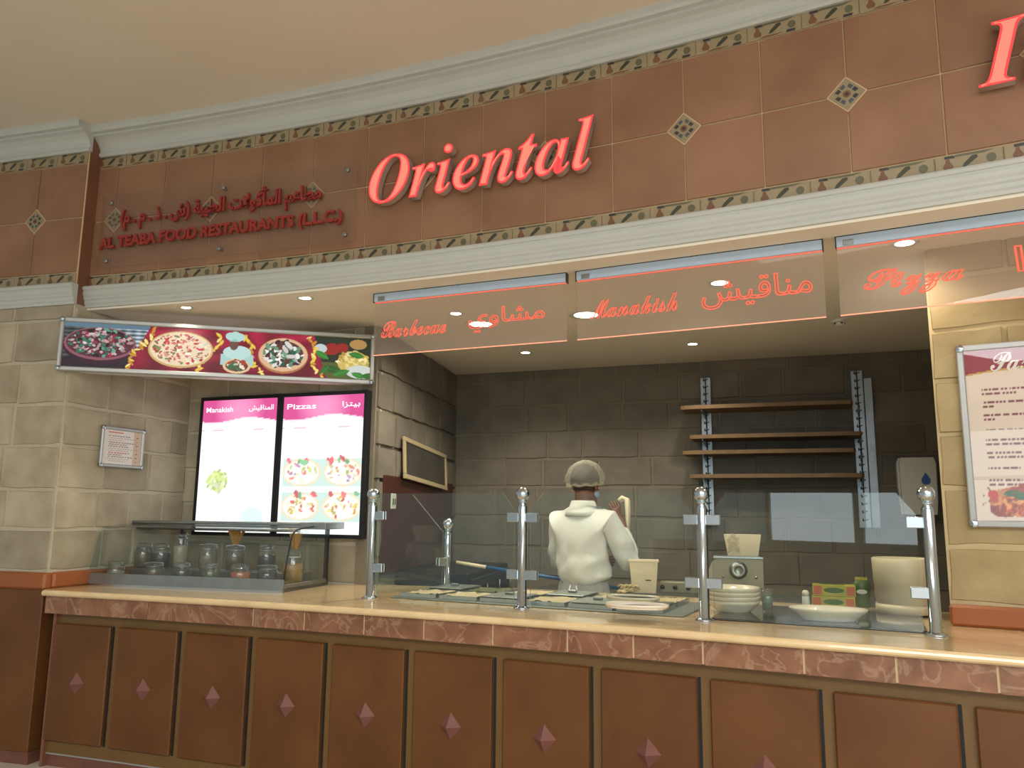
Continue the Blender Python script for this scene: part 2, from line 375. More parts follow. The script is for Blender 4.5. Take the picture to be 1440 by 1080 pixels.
# beige soffit strip below the lower cornice
struct('trim_3', sweep(farc, [(.006, CEIL-.002), (.006, CEIL+.06), (-.09, CEIL+.06), (-.09, CEIL-.002)], S0, S1), 'plaster_kitchen')
crown = [(0, 3.888), (.022, 3.888), (.03, 3.897), (.03, 3.91), (.02, 3.918), (.026, 3.94), (.045, 3.968), (.074, 3.99), (.10, 4.0), (.10, 4.012), (.125, 4.016), (.135, 4.03), (.135, 4.06), (0, 4.06)]
low = [(0, 2.978), (.052, 2.978), (.058, 2.968), (.052, 2.955), (.046, 2.952), (.05, 2.935), (.046, 2.918), (.038, 2.905), (.038, 2.893), (.03, 2.885), (.03, 2.868), (.022, 2.858), (.022, 2.842), (0, 2.842)]
struct('trim_1', sweep(farc, crown, S0, S1, .12), 'white_molding')
struct('trim_2', sweep(farc, low, S0, S1, .12), 'white_molding')

# stone blocks ------------------------------------------------------------------------------------
rng = random.Random(5)
BV = {}
def block_variants(mname):
    if mname in BV: return BV[mname]
    out = []
    for k in range(7):
        r = random.Random(k*7+1)
        out_ = [(0, 0), (.35, 0), (.7, 0), (1, 0), (1, .5), (1, 1), (.66, 1), (.33, 1), (0, 1), (0, .5)]
        fr_ = []; bk = []
        for x, z in out_:
            jx = r.uniform(.008, .03); jz = r.uniform(.015, .055)
            fx = x+(jx if x == 0 else -jx if x == 1 else r.uniform(-.05, .05)); fz = z+(jz if z == 0 else -jz if z == 1 else r.uniform(-.1, .1))
            fr_.append((fx, -1+r.uniform(-.12, .25), fz)); bk.append((.5+(fx-.5)*1.022, 0, .5+(fz-.5)*1.03))
        cx = [(.35+r.uniform(-.05, .05), -1.22+r.uniform(-.2, .2), .5+r.uniform(-.1, .1)), (.68+r.uniform(-.05, .05), -1.22+r.uniform(-.2, .2), .5+r.uniform(-.1, .1))]
        v = fr_+bk+cx; n_ = 10; a, b_ = 20, 21
        f = [(i, (i+1) % n_, n_+(i+1) % n_, n_+i) for i in range(n_)]
        f += [(0, 1, a), (1, b_, a), (1, 2, b_), (2, 3, b_), (3, 4, b_), (4, 5, b_), (5, 6, b_), (6, 7, a), (6, a, b_), (7, 8, a), (8, 9, a), (9, 0, a)]
        m_ = MB(); m_.add(v, f, 0); out.append(m_.mesh('stone_block', [mname]))
    BV[mname] = out; return out
def blocks(wall, L, z0, z1, mname, course=.245, wmin=.26, wmax=.46, proud=.011, skip=None, seed=1, phase=0.0):
    r = random.Random(seed); va = block_variants(mname); z = z0
    while z < z1-.03:
        h = min(course*r.uniform(.93, 1.07), z1-z)
        if z1-(z+h) < .07: h = z1-z
        x = 0
        while x < L-.01:
            w_ = r.uniform(wmin, wmax)
            if L-(x+w_) < .14: w_ = L-x
            if not (skip and skip(x, x+w_, z, z+h)):
                link('stone_block', va[r.randrange(7)], wall, (x+.006, 0, z+.006), 0, (w_-.012, proud*r.uniform(.5, 1.4), h-.012))
            x += w_
        z += h
# left pier (front), with wood base
thP = TH0-.2/FR; rzP = -thP; tP = Vector((math.cos(thP), -math.sin(thP), 0))
PW = .765; P0 = P-tP*PW
pier = struct('wall_left', MB().box(0, PW, .0, .32, 1.16, 2.85), 'mortar_pale', P0, rzP)
blocks(pier, PW, 1.165, 2.85, 'stone_pale', .262, .26, .42, seed=3)
obj('wood_panel', MB().box(-.02, PW, -.02, .3, .13, 1.06, b=.004), 'wood_panel', pier)
obj('wood_cap', MB().box(-.02, PW+.012, -.034, .3, 1.06, 1.16, b=.012), 'wood_trim', pier)
obj('skirting', MB().box(-.02, PW, -.01, .3, 0, .13), 'slate_skirt', pier)
# pier fascia
pf = struct('wall_left_fascia', MB().box(0, PW, 0, .2, 2.85, 4.06), ['terracotta_dark'], P0, rzP)
obj('grout_bed', MB().box(0, PW-.003, -.002, .0, ZB-.085, ZT+.085), 'grout', pf)
for i in range(2):
    for r in range(2): link('tile', tm, pf, (.012+i*TILE, -.002, ZB+.004+r*(ZT-ZB)/2))
for z in (ZT+.003, ZB-BH-.003):
    for k in range(3): link('border_tile', bm_, pf, (.008+k*BL, -.002, z))
link('diamond_tile', dm, pf, (.012+TILE-.003, -.002, (ZB+ZT)/2))
struct('trim_4', MB().prism([(-d, z) for d, z in crown], -.02, PW+.012, axis='x'), 'white_molding', P0, rzP)
struct('trim_5', MB().prism([(-d, z) for d, z in low], -.02, PW+.008, axis='x'), 'white_molding', P0, rzP)
# dark plaster column past the pier
struct('wall_far_left', MB().box(-1.6, -.03, .15, .4, 0, 4.06), 'charcoal', P0, rzP)
# pier side
side = struct('wall_side', MB().box(0, 1.08, 0, .1, TOP+.0005, CEIL), 'mortar_pale', P, PI/2-AZ)
blocks(side, 1.08, 1.165, CEIL, 'stone_pale', .262, .24, .38, seed=8)
obj('wood_cap', MB().box(.02, 1.07, -.03, .02, TOP+.001, 1.16, b=.012), 'wood_trim', side)
# screen wall
SW = (T-S).length
scr = struct('wall_screens', MB().box(0, SW-.012, 0, .1, TOP+.0005, CEIL), 'mortar_pale', S, -math.atan2(-(T-S).y, (T-S).x))
blocks(scr, SW-.012, TOP, CEIL, 'stone_pale', .262, seed=12)
# kitchen left wall
KL = (B-T).length; rzk = math.atan2((B-T).y, (B-T).x)
kl = struct('wall_kitchen_left', MB().box(-.014, KL, 0, .1, .06, CEIL), 'mortar_grey', T, rzk)
blocks(kl, KL, 1.0, CEIL, 'stone_grey', .25, seed=21, proud=.02)
# kitchen back wall
BKL = 4.6
kb = struct('wall_kitchen_back', MB().box(0, BKL, 0, .1, .06, CEIL), 'mortar_grey', B, -AZ)
blocks(kb, BKL, 1.0, CEIL, 'stone_grey', .25, .32, .52, seed=33, proud=.010)
# right wall
RWL = 1.9
rw = struct('wall_right', MB().box(0, RWL, 0, .18, TOP+.0005, CEIL+.1), 'mortar_gold', K, -AZR)
blocks(rw, RWL, 1.165, CEIL+.02, 'stone_gold', .255, .30, .48, seed=44, proud=.014)
obj('wood_cap', MB().box(-.004, RWL, -.03, .02, TOP+.001, 1.16, b=.012), 'wood_trim', rw)
rend = struct('wall_right_return', MB().box(-.18, 0, 0, .02, TOP+.0005, CEIL+.1), 'mortar_gold', K+Vector((.004, .002, 0)), -PI/2-AZR)
struct('wall_kitchen_right', MB().box(0, 2.6, 0, .1, .06, CEIL), 'mortar_grey', K+Vector((1.15, .0, 0))+dK*.3, PI/2-AZ)

# ------------------------------------------------------------------ service counter
cn = thing('service_counter', 'long curved wood service counter with cream worktop and red marble band', 'counter', carc(2.0, 0, 0)[0], 0)
C0 = cn.location.copy()
def cobj(name, mb, mats, loc=(0, 0, 0), rotz=0, label=None): return obj(name, mb, mats, cn, Vector(loc)-C0, rotz, label)
cs0, cs1 = -.46, 5.4
e0 = carc(cs0, 0, 0)[0]
arcp = [carc(cs0+(cs1-cs0)*i/24, .06, 0)[0] for i in range(25)]
backp = [carc(cs1, -1.5, 0)[0]]+[carc(cs1-(cs1-2.05)*i/8, -1.30, 0)[0] for i in range(1, 9)]
bt = [(p.x, p.y) for p in arcp]+[(p.x, p.y) for p in backp]+[(T.x+.03, T.y+.02)]+[(T.x-.02, T.y), (S.x, S.y), (P.x, P.y)]
mbw = MB().prism(bt, TOP-.034, TOP, axis='z'); cobj('worktop', mbw, 'marble_cream')
nos = [(.05, TOP)]+[(.06+.017*math.sin(PI*i/6), TOP-.017+.017*math.cos(PI*i/6)) for i in range(1, 6)]+[(.05, TOP-.034)]
cobj('nosing', sweep(carc, nos, cs0, cs1, .15), 'marble_cream')
cobj('carcass', sweep(carc, [(-.022, .135), (-.022, .935), (-.10, .935), (-.10, .135)], cs0+.05, cs1), 'wood_frame')
cobj('end_panel', MB().box(0, .02, -.02, .3, .0, .935), 'terracotta_dark', carc(cs0+.03, -.02, 0)[0], carc(cs0, 0)[1])
cobj('skirting', sweep(carc, [(-.03, 0), (-.03, .128), (-.09, .128), (-.09, 0)], cs0+.05, cs1), 'slate_skirt')
cobj('kick_strip', sweep(carc, [(-.018, .128), (-.018, .136), (-.09, .136), (-.09, .128)], cs0+.05, cs1), 'aluminium')
# marble band: separate slabs
cuts = [cs0, .30, .90, 1.02]; x = 1.02; r = random.Random(3)
while x < cs1-.3: x += r.uniform(.30, .42); cuts.append(x)
for a, b in zip(cuts, cuts[1:]):
    g = .005 if b > 1 else .0015
    cobj('marble_panel', sweep(carc, [(.042, .93), (.042, TOP-.034), (.0, TOP-.034), (-.03, .93)], a+g, b-g, .2), 'marble_red')
cobj('grout_bed', sweep(carc, [(.036, .932), (.036, TOP-.036), (-.1, TOP-.036), (-.1, .932)], cs0+.01, cs1), 'grout')
DW = .425; DZ0, DZ1 = .205, .868
doorm = MB().box(-DW, 0, -.022, 0, DZ0, DZ1, b=.006).mesh('door', ['wood_panel'])
stud = MB().add([(-.058, 0, 0), (0, 0, -.062), (.058, 0, 0), (0, 0, .062), (0, -.046, 0)], [(0, 1, 4), (1, 2, 4), (2, 3, 4), (3, 0, 4), (3, 2, 1, 0)]).mesh('diamond_stud', ['pink_marble'])
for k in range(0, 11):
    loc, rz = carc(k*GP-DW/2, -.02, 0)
    loc = loc+Vector((math.cos(rz), math.sin(rz), 0))*(DW/2)
    d = link('door', doorm, cn, loc-C0, rz)
    l2, rz2 = carc(k*GP+.009, -.0205, 0); cobj('door_shade_strip', MB().box(-.006, .006, -.003, .001, DZ0, DZ1), 'dark_slot', l2, rz2)  # dark strip painted in for the shaded right edge of the door
    link('diamond_stud', stud, d, (-DW/2, -.0225, .54))

# ------------------------------------------------------------------ text helpers
def text_mesh(body, size, extrude=0, offset=0, fill=True, bevel=0, res=3):
    c = bpy.data.curves.new('t', 'FONT'); c.body = body; c.size = size; c.extrude = extrude; c.offset = offset; c.resolution_u = res
    if not fill: c.fill_mode = 'NONE' if hasattr(c, 'fill_mode') else 'NONE'
    if bevel: c.bevel_depth = bevel; c.bevel_resolution = 0
    o = bpy.data.objects.new('t', c); C.objects.link(o); bpy.context.view_layer.update()
    dg = bpy.context.evaluated_depsgraph_get(); me = bpy.data.meshes.new_from_object(o.evaluated_get(dg))
    bpy.data.objects.remove(o); bpy.data.curves.remove(c)
    me.transform(Matrix.Rotation(PI/2, 4, 'X'))          # glyph plane -> local XZ, front towards -Y
    return me
def bounds(me):
    a = np.empty(len(me.vertices)*3); me.vertices.foreach_get('co', a); a = a.reshape(-1, 3); return a.min(0), a.max(0)
def advance(prefix, size):
    if not prefix: return 0.0
    return bounds(text_mesh(prefix+'|', size))[1][0]-bounds(text_mesh('|', size))[1][0]
FORMS = {'ا': (0xFE8D, 0xFE8E), 'أ': (0xFE83, 0xFE84), 'ب': (0xFE8F, 0xFE90, 0xFE91, 0xFE92), 'ة': (0xFE93, 0xFE94), 'ت': (0xFE95, 0xFE96, 0xFE97, 0xFE98),
         'ذ': (0xFEAB, 0xFEAC), 'ز': (0xFEAF, 0xFEB0), 'س': (0xFEB1, 0xFEB2, 0xFEB3, 0xFEB4), 'ش': (0xFEB5, 0xFEB6, 0xFEB7, 0xFEB8), 'ط': (0xFEC1, 0xFEC2, 0xFEC3, 0xFEC4),
         'ع': (0xFEC9, 0xFECA, 0xFECB, 0xFECC), 'ق': (0xFED5, 0xFED6, 0xFED7, 0xFED8), 'ك': (0xFED9, 0xFEDA, 0xFEDB, 0xFEDC), 'ل': (0xFEDD, 0xFEDE, 0xFEDF, 0xFEE0),
         'م': (0xFEE1, 0xFEE2, 0xFEE3, 0xFEE4), 'ن': (0xFEE5, 0xFEE6, 0xFEE7, 0xFEE8), 'و': (0xFEED, 0xFEEE), 'ي': (0xFEF1, 0xFEF2, 0xFEF3, 0xFEF4), 'لا': (0xFEFB, 0xFEFC)}
def arabic(s):
    toks = []; i = 0
    while i < len(s):
        if s[i:i+2] == 'لا': toks.append('لا'); i += 2
        else: toks.append(s[i]); i += 1
    out = []
    for k, t in enumerate(toks):
        if t not in FORMS: out.append({'(': ')', ')': '('}.get(t, t)); continue
        pj = k > 0 and toks[k-1] in FORMS and len(FORMS[toks[k-1]]) == 4
        nj = k+1 < len(toks) and toks[k+1] in FORMS and len(FORMS[t]) == 4
        out.append(chr(FORMS[t][3 if pj and nj else 2 if nj else 1 if pj else 0]))
    return ''.join(reversed(out))
def bolditalic(s):
    r_ = ''
    for ch in s: r_ += chr(0x1D468+ord(ch)-65) if ch.isupper() else chr(0x1D482+ord(ch)-97)
    return r_
def script(s):
    r_ = ''
    for ch in s: r_ += chr(0x1D4D0+ord(ch)-65) if ch.isupper() else chr(0x1D4EA+ord(ch)-97) if ch.isalpha() else ch
    return r_
def fit(me, w_=None, h=None, x=0, z=0, shear=0):
    """scale a glyph mesh to a width/height with its lower left at x,z"""
    a, b = bounds(me); sx = w_/(b[0]-a[0]) if w_ else 1; sz = h/(b[2]-a[2]) if h else sx
    if not w_: sx = sz
    me.transform(Matrix.Translation((x, 0, z)) @ Matrix(((sx, 0, shear*sz, 0), (0, 1, 0, 0), (0, 0, sz, 0), (0, 0, 0, 1))) @ Matrix.Translation((-a[0], 0, -a[2])))
    return me
def setm(me, name):
    me.materials.clear(); me.materials.append(MATS[name]); return me

# ------------------------------------------------------------------ illuminated letter signs
def word_sign(word, label, s_left, z_base, size, tilt, shown):
    loc, rz = farc(s_left+.8*(len(shown) > 2), 0, z_base); loc = farc(s_left, 0, z_base)[0]
    t = thing('letter_sign', label, 'sign', loc, rz); t.rotation_euler = (0, tilt, rz)
    for i, ch in enumerate(shown):
        g = bolditalic(ch); dx = advance(bolditalic(word[:i]), size)
        body = text_mesh(g, size, extrude=.022, offset=.0)
        body.transform(Matrix.Translation((dx, -.044, 0))); setm(body, 'letter_return')
        lo = link('letter', body, t)
        fa = text_mesh(g, size, extrude=.002, offset=.0005); fa.transform(Matrix.Translation((dx, -.069, 0))); link('letter_face', setm(fa, 'letter_red'), lo)
        co = text_mesh(g, size, extrude=.001, offset=-.009*size/.42); co.transform(Matrix.Translation((dx, -.072, 0))); link('letter_glow', setm(co, 'letter_core'), lo)
    return t
ORI = word_sign('Oriental', 'glowing red italic letter sign spelling a complete word on the tiled fascia', 5.13*TILE, 3.292, .405, 0.0, 'Oriental')
ITA = word_sign('Italian', 'glowing red italic letters cut off by the right frame edge', 13.42*TILE, 3.30, .405, 0.0, 'Ital')

# company sign: clear acrylic plate with raised red letters
s_a, s_b = -.10, 4.85*TILE
loc, rz = farc((s_a+s_b)/2, 0, 0); loc.z = 3.10
t = thing('company_sign', 'clear acrylic plate with raised dark red two line lettering on the tiles', 'sign', loc, rz)
W = s_b-s_a
obj('plate', MB().box(-W/2, W/2, -.045, -.039, 0, .50, b=.001), 'acrylic_clear', t)
for x in (-W/2+.07, 0, W/2-.07):
    for z in (.05, .45): obj('standoff', MB().lathe([(.012, 0), (.012, .032), (.014, .036), (.014, .044), (.010, .048)], 10), 'steel_dull', t, (x, 0, z)).rotation_euler = (PI/2, 0, 0)
me = text_mesh('AL TEABA FOOD RESTAURANTS (L.L.C.)', .1, extrude=.008, offset=.0036); fit(me, W-.10, .10, -W/2+.02, .105); me.transform(Matrix.Translation((0, -.055, 0)))
link('latin_lettering', setm(me, 'red_letter'), t)
me = text_mesh(arabic('مطاعم المأكولات الطيبة (ش . ذ . م . م)'), .1, extrude=.008, offset=.0032); fit(me, 1.50, .175, -W/2+.18, .235); me.transform(Matrix.Translation((0, -.055, 0)))
link('arabic_lettering', setm(me, 'red_letter'), t)

# ------------------------------------------------------------------ hanging edge-lit acrylic signs
def edge_sign(a, b, label, texts, zt=CEIL, zb=2.455):
    a = Vector(a); b = Vector(b); L = (b-a).length; rz = math.atan2((b-a).y, (b-a).x)
    t = thing('hanging_sign', label, 'sign', (a.x, a.y, zb), rz); H = zt-zb
    r = MB().box(0, L, -.018, .018, H-.052, H, 0, .002); obj('hanging_rail', r, 'alu_rail', t)
    obj('rail_end', MB().box(-.004, .0, -.02, .02, H-.056, H, b=.001), 'black_plastic', t); obj('rail_end', MB().box(L, L+.004, -.02, .02, H-.056, H, b=.001), 'black_plastic', t)
    obj('rail_gasket', MB().box(0, L, -.019, .019, H-.004, H+.0), 'black_plastic', t)
    obj('fixing_clip', MB().box(.03, .075, -.022, -.018, H-.048, H-.022, b=.001), 'steel_dull', t)
    obj('acrylic_panel', MB().box(0, L, -.005, .005, .004, H-.05), 'acrylic', t)
    obj('lit_edge', MB().box(0, L, -.005, .005, 0, .004), 'edge_hot', t, label='bright red lit lower edge')
    obj('lit_edge', MB().box(0, L, -.0055, .0055, H-.056, H-.0525), 'edge_red', t)
    for body, x, w_, z, h, sh in texts:
        ou = text_mesh(body, .2, fill=False, bevel=.0035, res=2)
        a_, b_ = bounds(ou); sx = w_/(b_[0]-a_[0]); sz = h/(b_[2]-a_[2])
        ou.transform(Matrix.Translation((x, -.006, z)) @ Matrix(((sx, 0, sh*sz, 0), (0, .8, 0, 0), (0, 0, sz, 0), (0, 0, 0, 1))) @ Matrix.Translation((-a_[0], 0, -a_[2])))
        link('engraved_outline', setm(ou, 'edge_red'), t)
        fi = text_mesh(body, .2, res=2); fit(fi, w_-.006, h-.006, x+.003, z+.003, sh); fi.transform(Matrix.Translation((0, -.0056, 0)))
        link('engraved_fill', setm(fi, 'etch_fill'), t)
    return t
def on_sign(x, y): # plan point on the hanging signs' arc
    d = ray(x, y); q = FR+.18; aa = d.x**2+d.y**2; bb = -2*(d.x*FC[0]+d.y*FC[1]); cc = FC[0]**2+FC[1]**2-q*q
    k = (-bb+math.sqrt(bb*bb-4*aa*cc))/2/aa; return Vector((d.x*k, d.y*k, 0))
A1, B1 = on_sign(527, 450), on_sign(797, 420)
edge_sign(A1, B1, 'hanging clear acrylic sign with red engraved script, nearest the lit food banner', [(script('Barbecue'), .05, .43, .10, .10, .06), (arabic('مشاوي'), .62, .46, .085, .14, 0)])
A2, B2 = on_sign(812, 420), on_sign(1159, 390)
edge_sign(A2, B2, 'hanging clear acrylic sign with red engraved script, the middle of the three', [(script('Manakish'), .07, .47, .105, .11, .06), (arabic('مناقيش'), .66, .52, .09, .15, 0)])
A3 = on_sign(1179, 390); t3 = (on_sign(1440, 360)-A3).normalized(); B3 = A3+t3*1.2
edge_sign(A3, B3, 'hanging clear acrylic sign with red engraved script, cut off by the right frame edge', [(script('Pizza'), .10, .40, .065, .13, .06), (arabic('بيتزا'), .69, .40, .075, .15, 0)])

# ------------------------------------------------------------------ downlights
LI = [(260, 432, 'small lit downlight over the left end of the food banner', 1), (429, 419, 'lit downlight over the right half of the food banner', 1),
      (641, 441, 'lit downlight seen through the first hanging sign, upper of the two there', 1), (676, 456, 'large bright downlight seen through the first hanging sign', 2.2),
      (824, 443, 'large bright downlight beside the left edge of the middle hanging sign', 2.2), (739, 496, 'lit downlight below the first hanging sign', 1),
      (974, 484, 'lit downlight below the middle hanging sign', 1), (1012, 398, 'lit downlight behind the lettering of the middle hanging sign', 1.3),
      (1272, 342, 'bright lit downlight behind the third hanging sign', 1.2)]
ringm = MB().lathe([(.036, .0), (.050, -.003), (.054, .0), (.05, .004), (.036, .004)], 20).mesh('trim_ring', ['white_plastic'])
lensm = MB().lathe([(.036, .001), (.02, .0), (1e-6, -.001)], 20).mesh('lamp_lens', ['lamp'])
PW_ = [14, 14, 26, 40, 40, 36, 28, 28, 16]
for (x, y, lab, sc_), pw in zip(LI, PW_):
    p = at_z(x, y, CEIL)
    t = thing('downlight', lab, 'lamp', p, 0, 'recessed downlights in the beige ceiling'); t.scale = (sc_, sc_, 1)
    link('trim_ring', ringm, t, (0, 0, -.001)); link('lamp_lens', lensm, t, (0, 0, -.002))
    l = bpy.data.lights.new('downlight_beam', 'SPOT'); l.energy = pw; l.color = (1, .90, .72); l.spot_size = math.radians(125); l.spot_blend = .8; l.shadow_soft_size = .03
    lo = bpy.data.objects.new('downlight_beam', l); C.objects.link(lo); lo.parent = t; lo.location = (0, 0, -.02)
p = at_z(1180, 450, CEIL)
t = thing('smoke_detector', 'round white smoke detector on the ceiling between two hanging signs', 'detector', p)
obj('base', MB().lathe([(.055, 0), (.055, -.012), (.045, -.018)], 18), 'white_plastic', t); obj('sensor_head', MB().lathe([(.036, -.018), (.034, -.034), (.02, -.042), (1e-6, -.043)], 16), 'white_plastic', t)
for k in range(5): a = 2*PI*k/5; obj('vent_slot', MB().box(-.007, .007, -.0365, -.033, -.031, -.023), 'dark_slot', t, (0, 0, 0), a)

# ------------------------------------------------------------------ printed pictures as coloured grids
def paint(name, W, H, nx, ny, fn, parent, loc, emission=None, seed=1):
    u, v = np.meshgrid((np.arange(nx+1))/nx, (np.arange(ny+1))/ny)      # v downwards
    col = np.clip(fn(u, v, np.random.default_rng(seed)), 0, 255)/255.0
    L_ = np.where(col <= .04045, col/12.92, ((col+.055)/1.055)**2.4)
    vs = np.stack([u*W, 0*u, H-v*H], -1).reshape(-1, 3)
    idx = np.arange((nx+1)*(ny+1)).reshape(ny+1, nx+1)
    fs = np.stack([idx[1:, :-1], idx[1:, 1:], idx[:-1, 1:], idx[:-1, :-1]], -1).reshape(-1, 4)
    me = bpy.data.meshes.new(name); me.from_pydata(vs.tolist(), [], fs.tolist())
    at = me.color_attributes.new('print', 'FLOAT_COLOR', 'POINT')
    at.data.foreach_set('color', np.concatenate([L_.reshape(-1, 3), np.ones((L_.size//3, 1))], 1).ravel())
    mt = bpy.data.materials.new(name); mt.use_nodes = True; nt = mt.node_tree; b = nt.nodes['Principled BSDF']
    a = nt.nodes.new('ShaderNodeVertexColor'); a.layer_name = 'print'
    b.inputs['Roughness'].default_value = .4; b.inputs['Specular IOR Level'].default_value = .12 if emission else .4
    if emission:
        b.inputs['Base Color'].default_value = (.02, .02, .02, 1); nt.links.new(a.outputs[0], b.inputs['Emission Color']); b.inputs['Emission Strength'].default_value = emission
    else: nt.links.new(a.outputs[0], b.inputs['Base Color'])
    me.materials.append(mt); me.update()
    return link(name, me, parent, loc)
def ell(u, v, cx, cy, rx, ry): return ((u-cx)/rx)**2+((v-cy)/ry)**2
def put(img, mask, c): img[mask] = c
def blobs(img, u, v, rg, n, cx, cy, rx, ry, rmin, rmax, cols, asp):
    for _ in range(n):
        a = rg.uniform(0, 2*PI); q = math.sqrt(rg.uniform(0, 1)); x = cx+rx*q*math.cos(a); y = cy+ry*q*math.sin(a)
        s_ = rg.uniform(rmin, rmax); th = rg.uniform(0, PI); st = rg.uniform(1, 2.4)
        du = (u-x)*asp; dv = v-y; p_ = du*math.cos(th)+dv*math.sin(th); q_ = -du*math.sin(th)+dv*math.cos(th)
        put(img, (p_/(s_*st))**2+(q_/s_)**2 < 1, np.array(cols[rg.integers(len(cols))])*rg.uniform(.85, 1.1))
def leaf(img, u, v, x, y, s_, th, c, asp):
    du = (u-x)*asp; dv = v-y; p_ = du*math.cos(th)+dv*math.sin(th); q_ = -du*math.sin(th)+dv*math.cos(th)
    k = (np.abs(p_) < s_) & (np.abs(q_) < .42*s_*(1-(p_/s_)**2)); put(img, k, c)
    put(img, k & (np.abs(q_) < .03*s_), np.array(c)*1.35)
def wheat(img, u, v, rg, x0, y0, x1, y1, asp, n=16):
    for i in range(n):
        f_ = i/(n-1); x = x0+(x1-x0)*f_+.012*math.sin(f_*7)+rg.uniform(-.006, .006); y = y0+(y1-y0)*f_
        leaf(img, u, v, x, y, rg.uniform(.05, .09), rg.uniform(-1.2, 1.2)+1.57*(i % 2), rg.choice([[226, 186, 70], [190, 130, 40], [240, 214, 120]]), asp)
def banner(u, v, rg):
    A = 5.8; img = np.zeros(u.shape+(3,)); q = .5+.5*np.sin(40*u+9*v+3*np.sin(12*u-5*v))
    img[:] = [128, 18, 44]; img += (q[..., None]*[50, 10, 22]); img[:] = img*(1-.25*v[..., None])
    put(img, u < .265-.07*v, [0, 0, 0]); k = u < .265-.07*v
    wood = np.stack([118+50*np.sin(70*v+5*u)+20*np.sin(200*u), 130+48*np.sin(70*v+5*u)+20*np.sin(200*u), 136+46*np.sin(70*v+5*u)+20*np.sin(200*u)], -1)
    img[k] = wood[k]*(.45+.75*np.clip(u[k]/.25, 0, 1))[:, None]; put(img, k & (v > .78), [44, 32, 44]); put(img, k & (v < .10), [92, 120, 138])
    put(img, ell(u, v, .113, .52, .112, .40) < 1, [58, 30, 44]); put(img, ell(u, v, .113, .46, .110, .37) < 1, [140, 84, 96]); put(img, ell(u, v, .113, .44, .103, .33) < 1, [86, 42, 52])
    blobs(img, u, v, rg, 230, .113, .43, .098, .31, .012, .034, [[205, 190, 190], [52, 112, 92], [150, 50, 66], [40, 24, 34], [190, 150, 150], [92, 40, 60], [96, 160, 136]], A)
    k = u > .80+.05*v; put(img, k, [38, 46, 30]); put(img, k & (v > .62), [86, 92, 40])
    for x, y, s_ in [(.865, .30, .028), (.9, .26, .022), (.845, .34, .02)]: put(img, ell(u, v, x, y, s_, s_*5) < 1, [150, 36, 28])
    put(img, ell(u, v, .825, .30, .022, .11) < 1, [190, 205, 205])
    put(img, ell(u, v, .955, .16, .03, .12) < 1, [176, 136, 78]); put(img, ell(u, v, .94, .6, .055, .27) < 1, [206, 180, 92])
    blobs(img, u, v, rg, 60, .94, .58, .055, .25, .015, .04, [[226, 206, 130], [190, 160, 70], [240, 226, 170]], A)
    put(img, ell(u, v, .965, .82, .05, .16) < 1, [206, 212, 204])
    for x, y, s_, th in [(.83, .45, .17, .6), (.865, .78, .2, .2), (.90, .86, .18, -.4), (.95, .42, .17, .2), (.96, .9, .16, .3), (.84, .83, .15, -.9), (.99, .9, .14, -.3)]:
        leaf(img, u, v, x, y, s_, th, np.array([52, 118, 44])*rg.uniform(.7, 1.1), A)
    for x0, y0, x1, y1 in [(.275, .05, .20, .98), (.49, .12, .42, .98), (.565, .1, .63, .98), (.783, .06, .83, .98)]: wheat(img, u, v, rg, x0, y0, x1, y1, A)
    put(img, ell(u, v, .365, .50, .104, .42) < 1, [208, 170, 110]); put(img, ell(u, v, .365, .49, .098, .385) < 1, [236, 214, 176])
    blobs(img, u, v, rg, 200, .365, .49, .092, .35, .011, .03, [[200, 60, 70], [240, 224, 200], [226, 150, 130], [170, 46, 60], [110, 130, 70], [246, 236, 214], [214, 100, 100]], A)
    put(img, ell(u, v, .70, .52, .084, .42) < 1, [176, 116, 70]); put(img, ell(u, v, .70, .50, .082, .39) < 1, [222, 180, 140]); put(img, ell(u, v, .70, .48, .068, .31) < 1, [92, 52, 44])
    blobs(img, u, v, rg, 90, .70, .48, .066, .30, .018, .05, [[236, 230, 222], [40, 96, 76], [70, 34, 40], [240, 236, 230], [110, 150, 120]], A)
    # plain cook figure with a pizza
    put(img, (np.abs(u-.547) < .053-.012*(v < .55)) & (v > .42) & (v < .80), [168, 206, 202]); put(img, ell(u, v, .547, .50, .046, .16) < 1, [188, 220, 214])
    put(img, ell(u, v, .535, .33, .014, .12) < 1, [110, 78, 66]); put(img, (np.abs(u-.537) < .018) & (v > .16) & (v < .25), [150, 196, 192])
    for x, y in [(.522, .13), (.538, .10), (.553, .14)]: put(img, ell(u, v, x, y, .016, .09) < 1, [176, 216, 210])
    put(img, ell(u, v, .548, .82, .045, .17) < 1, [222, 196, 150]); put(img, ell(u, v, .548, .81, .037, .13) < 1, [110, 60, 50])
    blobs(img, u, v, rg, 24, .548, .81, .032, .11, .02, .04, [[220, 214, 190], [56, 110, 70], [160, 60, 50]], A)
    return img*.98
lbL, lbR = Vector((-2.86, 4.865, 0)), Vector((-.945, 5.30, 0)); L = (lbR-lbL).length; rz = math.atan2((lbR-lbL).y, (lbR-lbL).x)
t = thing('food_banner', 'long backlit picture banner of pizzas in an aluminium frame under the ceiling', 'lightbox', (lbL.x, lbL.y, 2.40), rz)
H = .345
obj('case', MB().box(.012, L-.012, .012, .17, .012, H-.012), 'white_plastic', t)
for z in (0, H-.03): obj('frame_rail', MB().box(0, L, -.012, .02, z, z+.03, b=.006), 'aluminium', t)
for x in (0, L-.026): obj('frame_rail', MB().box(x, x+.026, -.012, .02, 0, H, b=.006), 'aluminium', t)
for x in (.013, L-.013):
    for z in (.015, H-.015): obj('corner_cap', MB().lathe([(.017, 0), (.017, .012), (.012, .02), (1e-6, .022)], 12), 'chrome', t, (x, -.004, z)).rotation_euler = (PI/2, 0, 0)
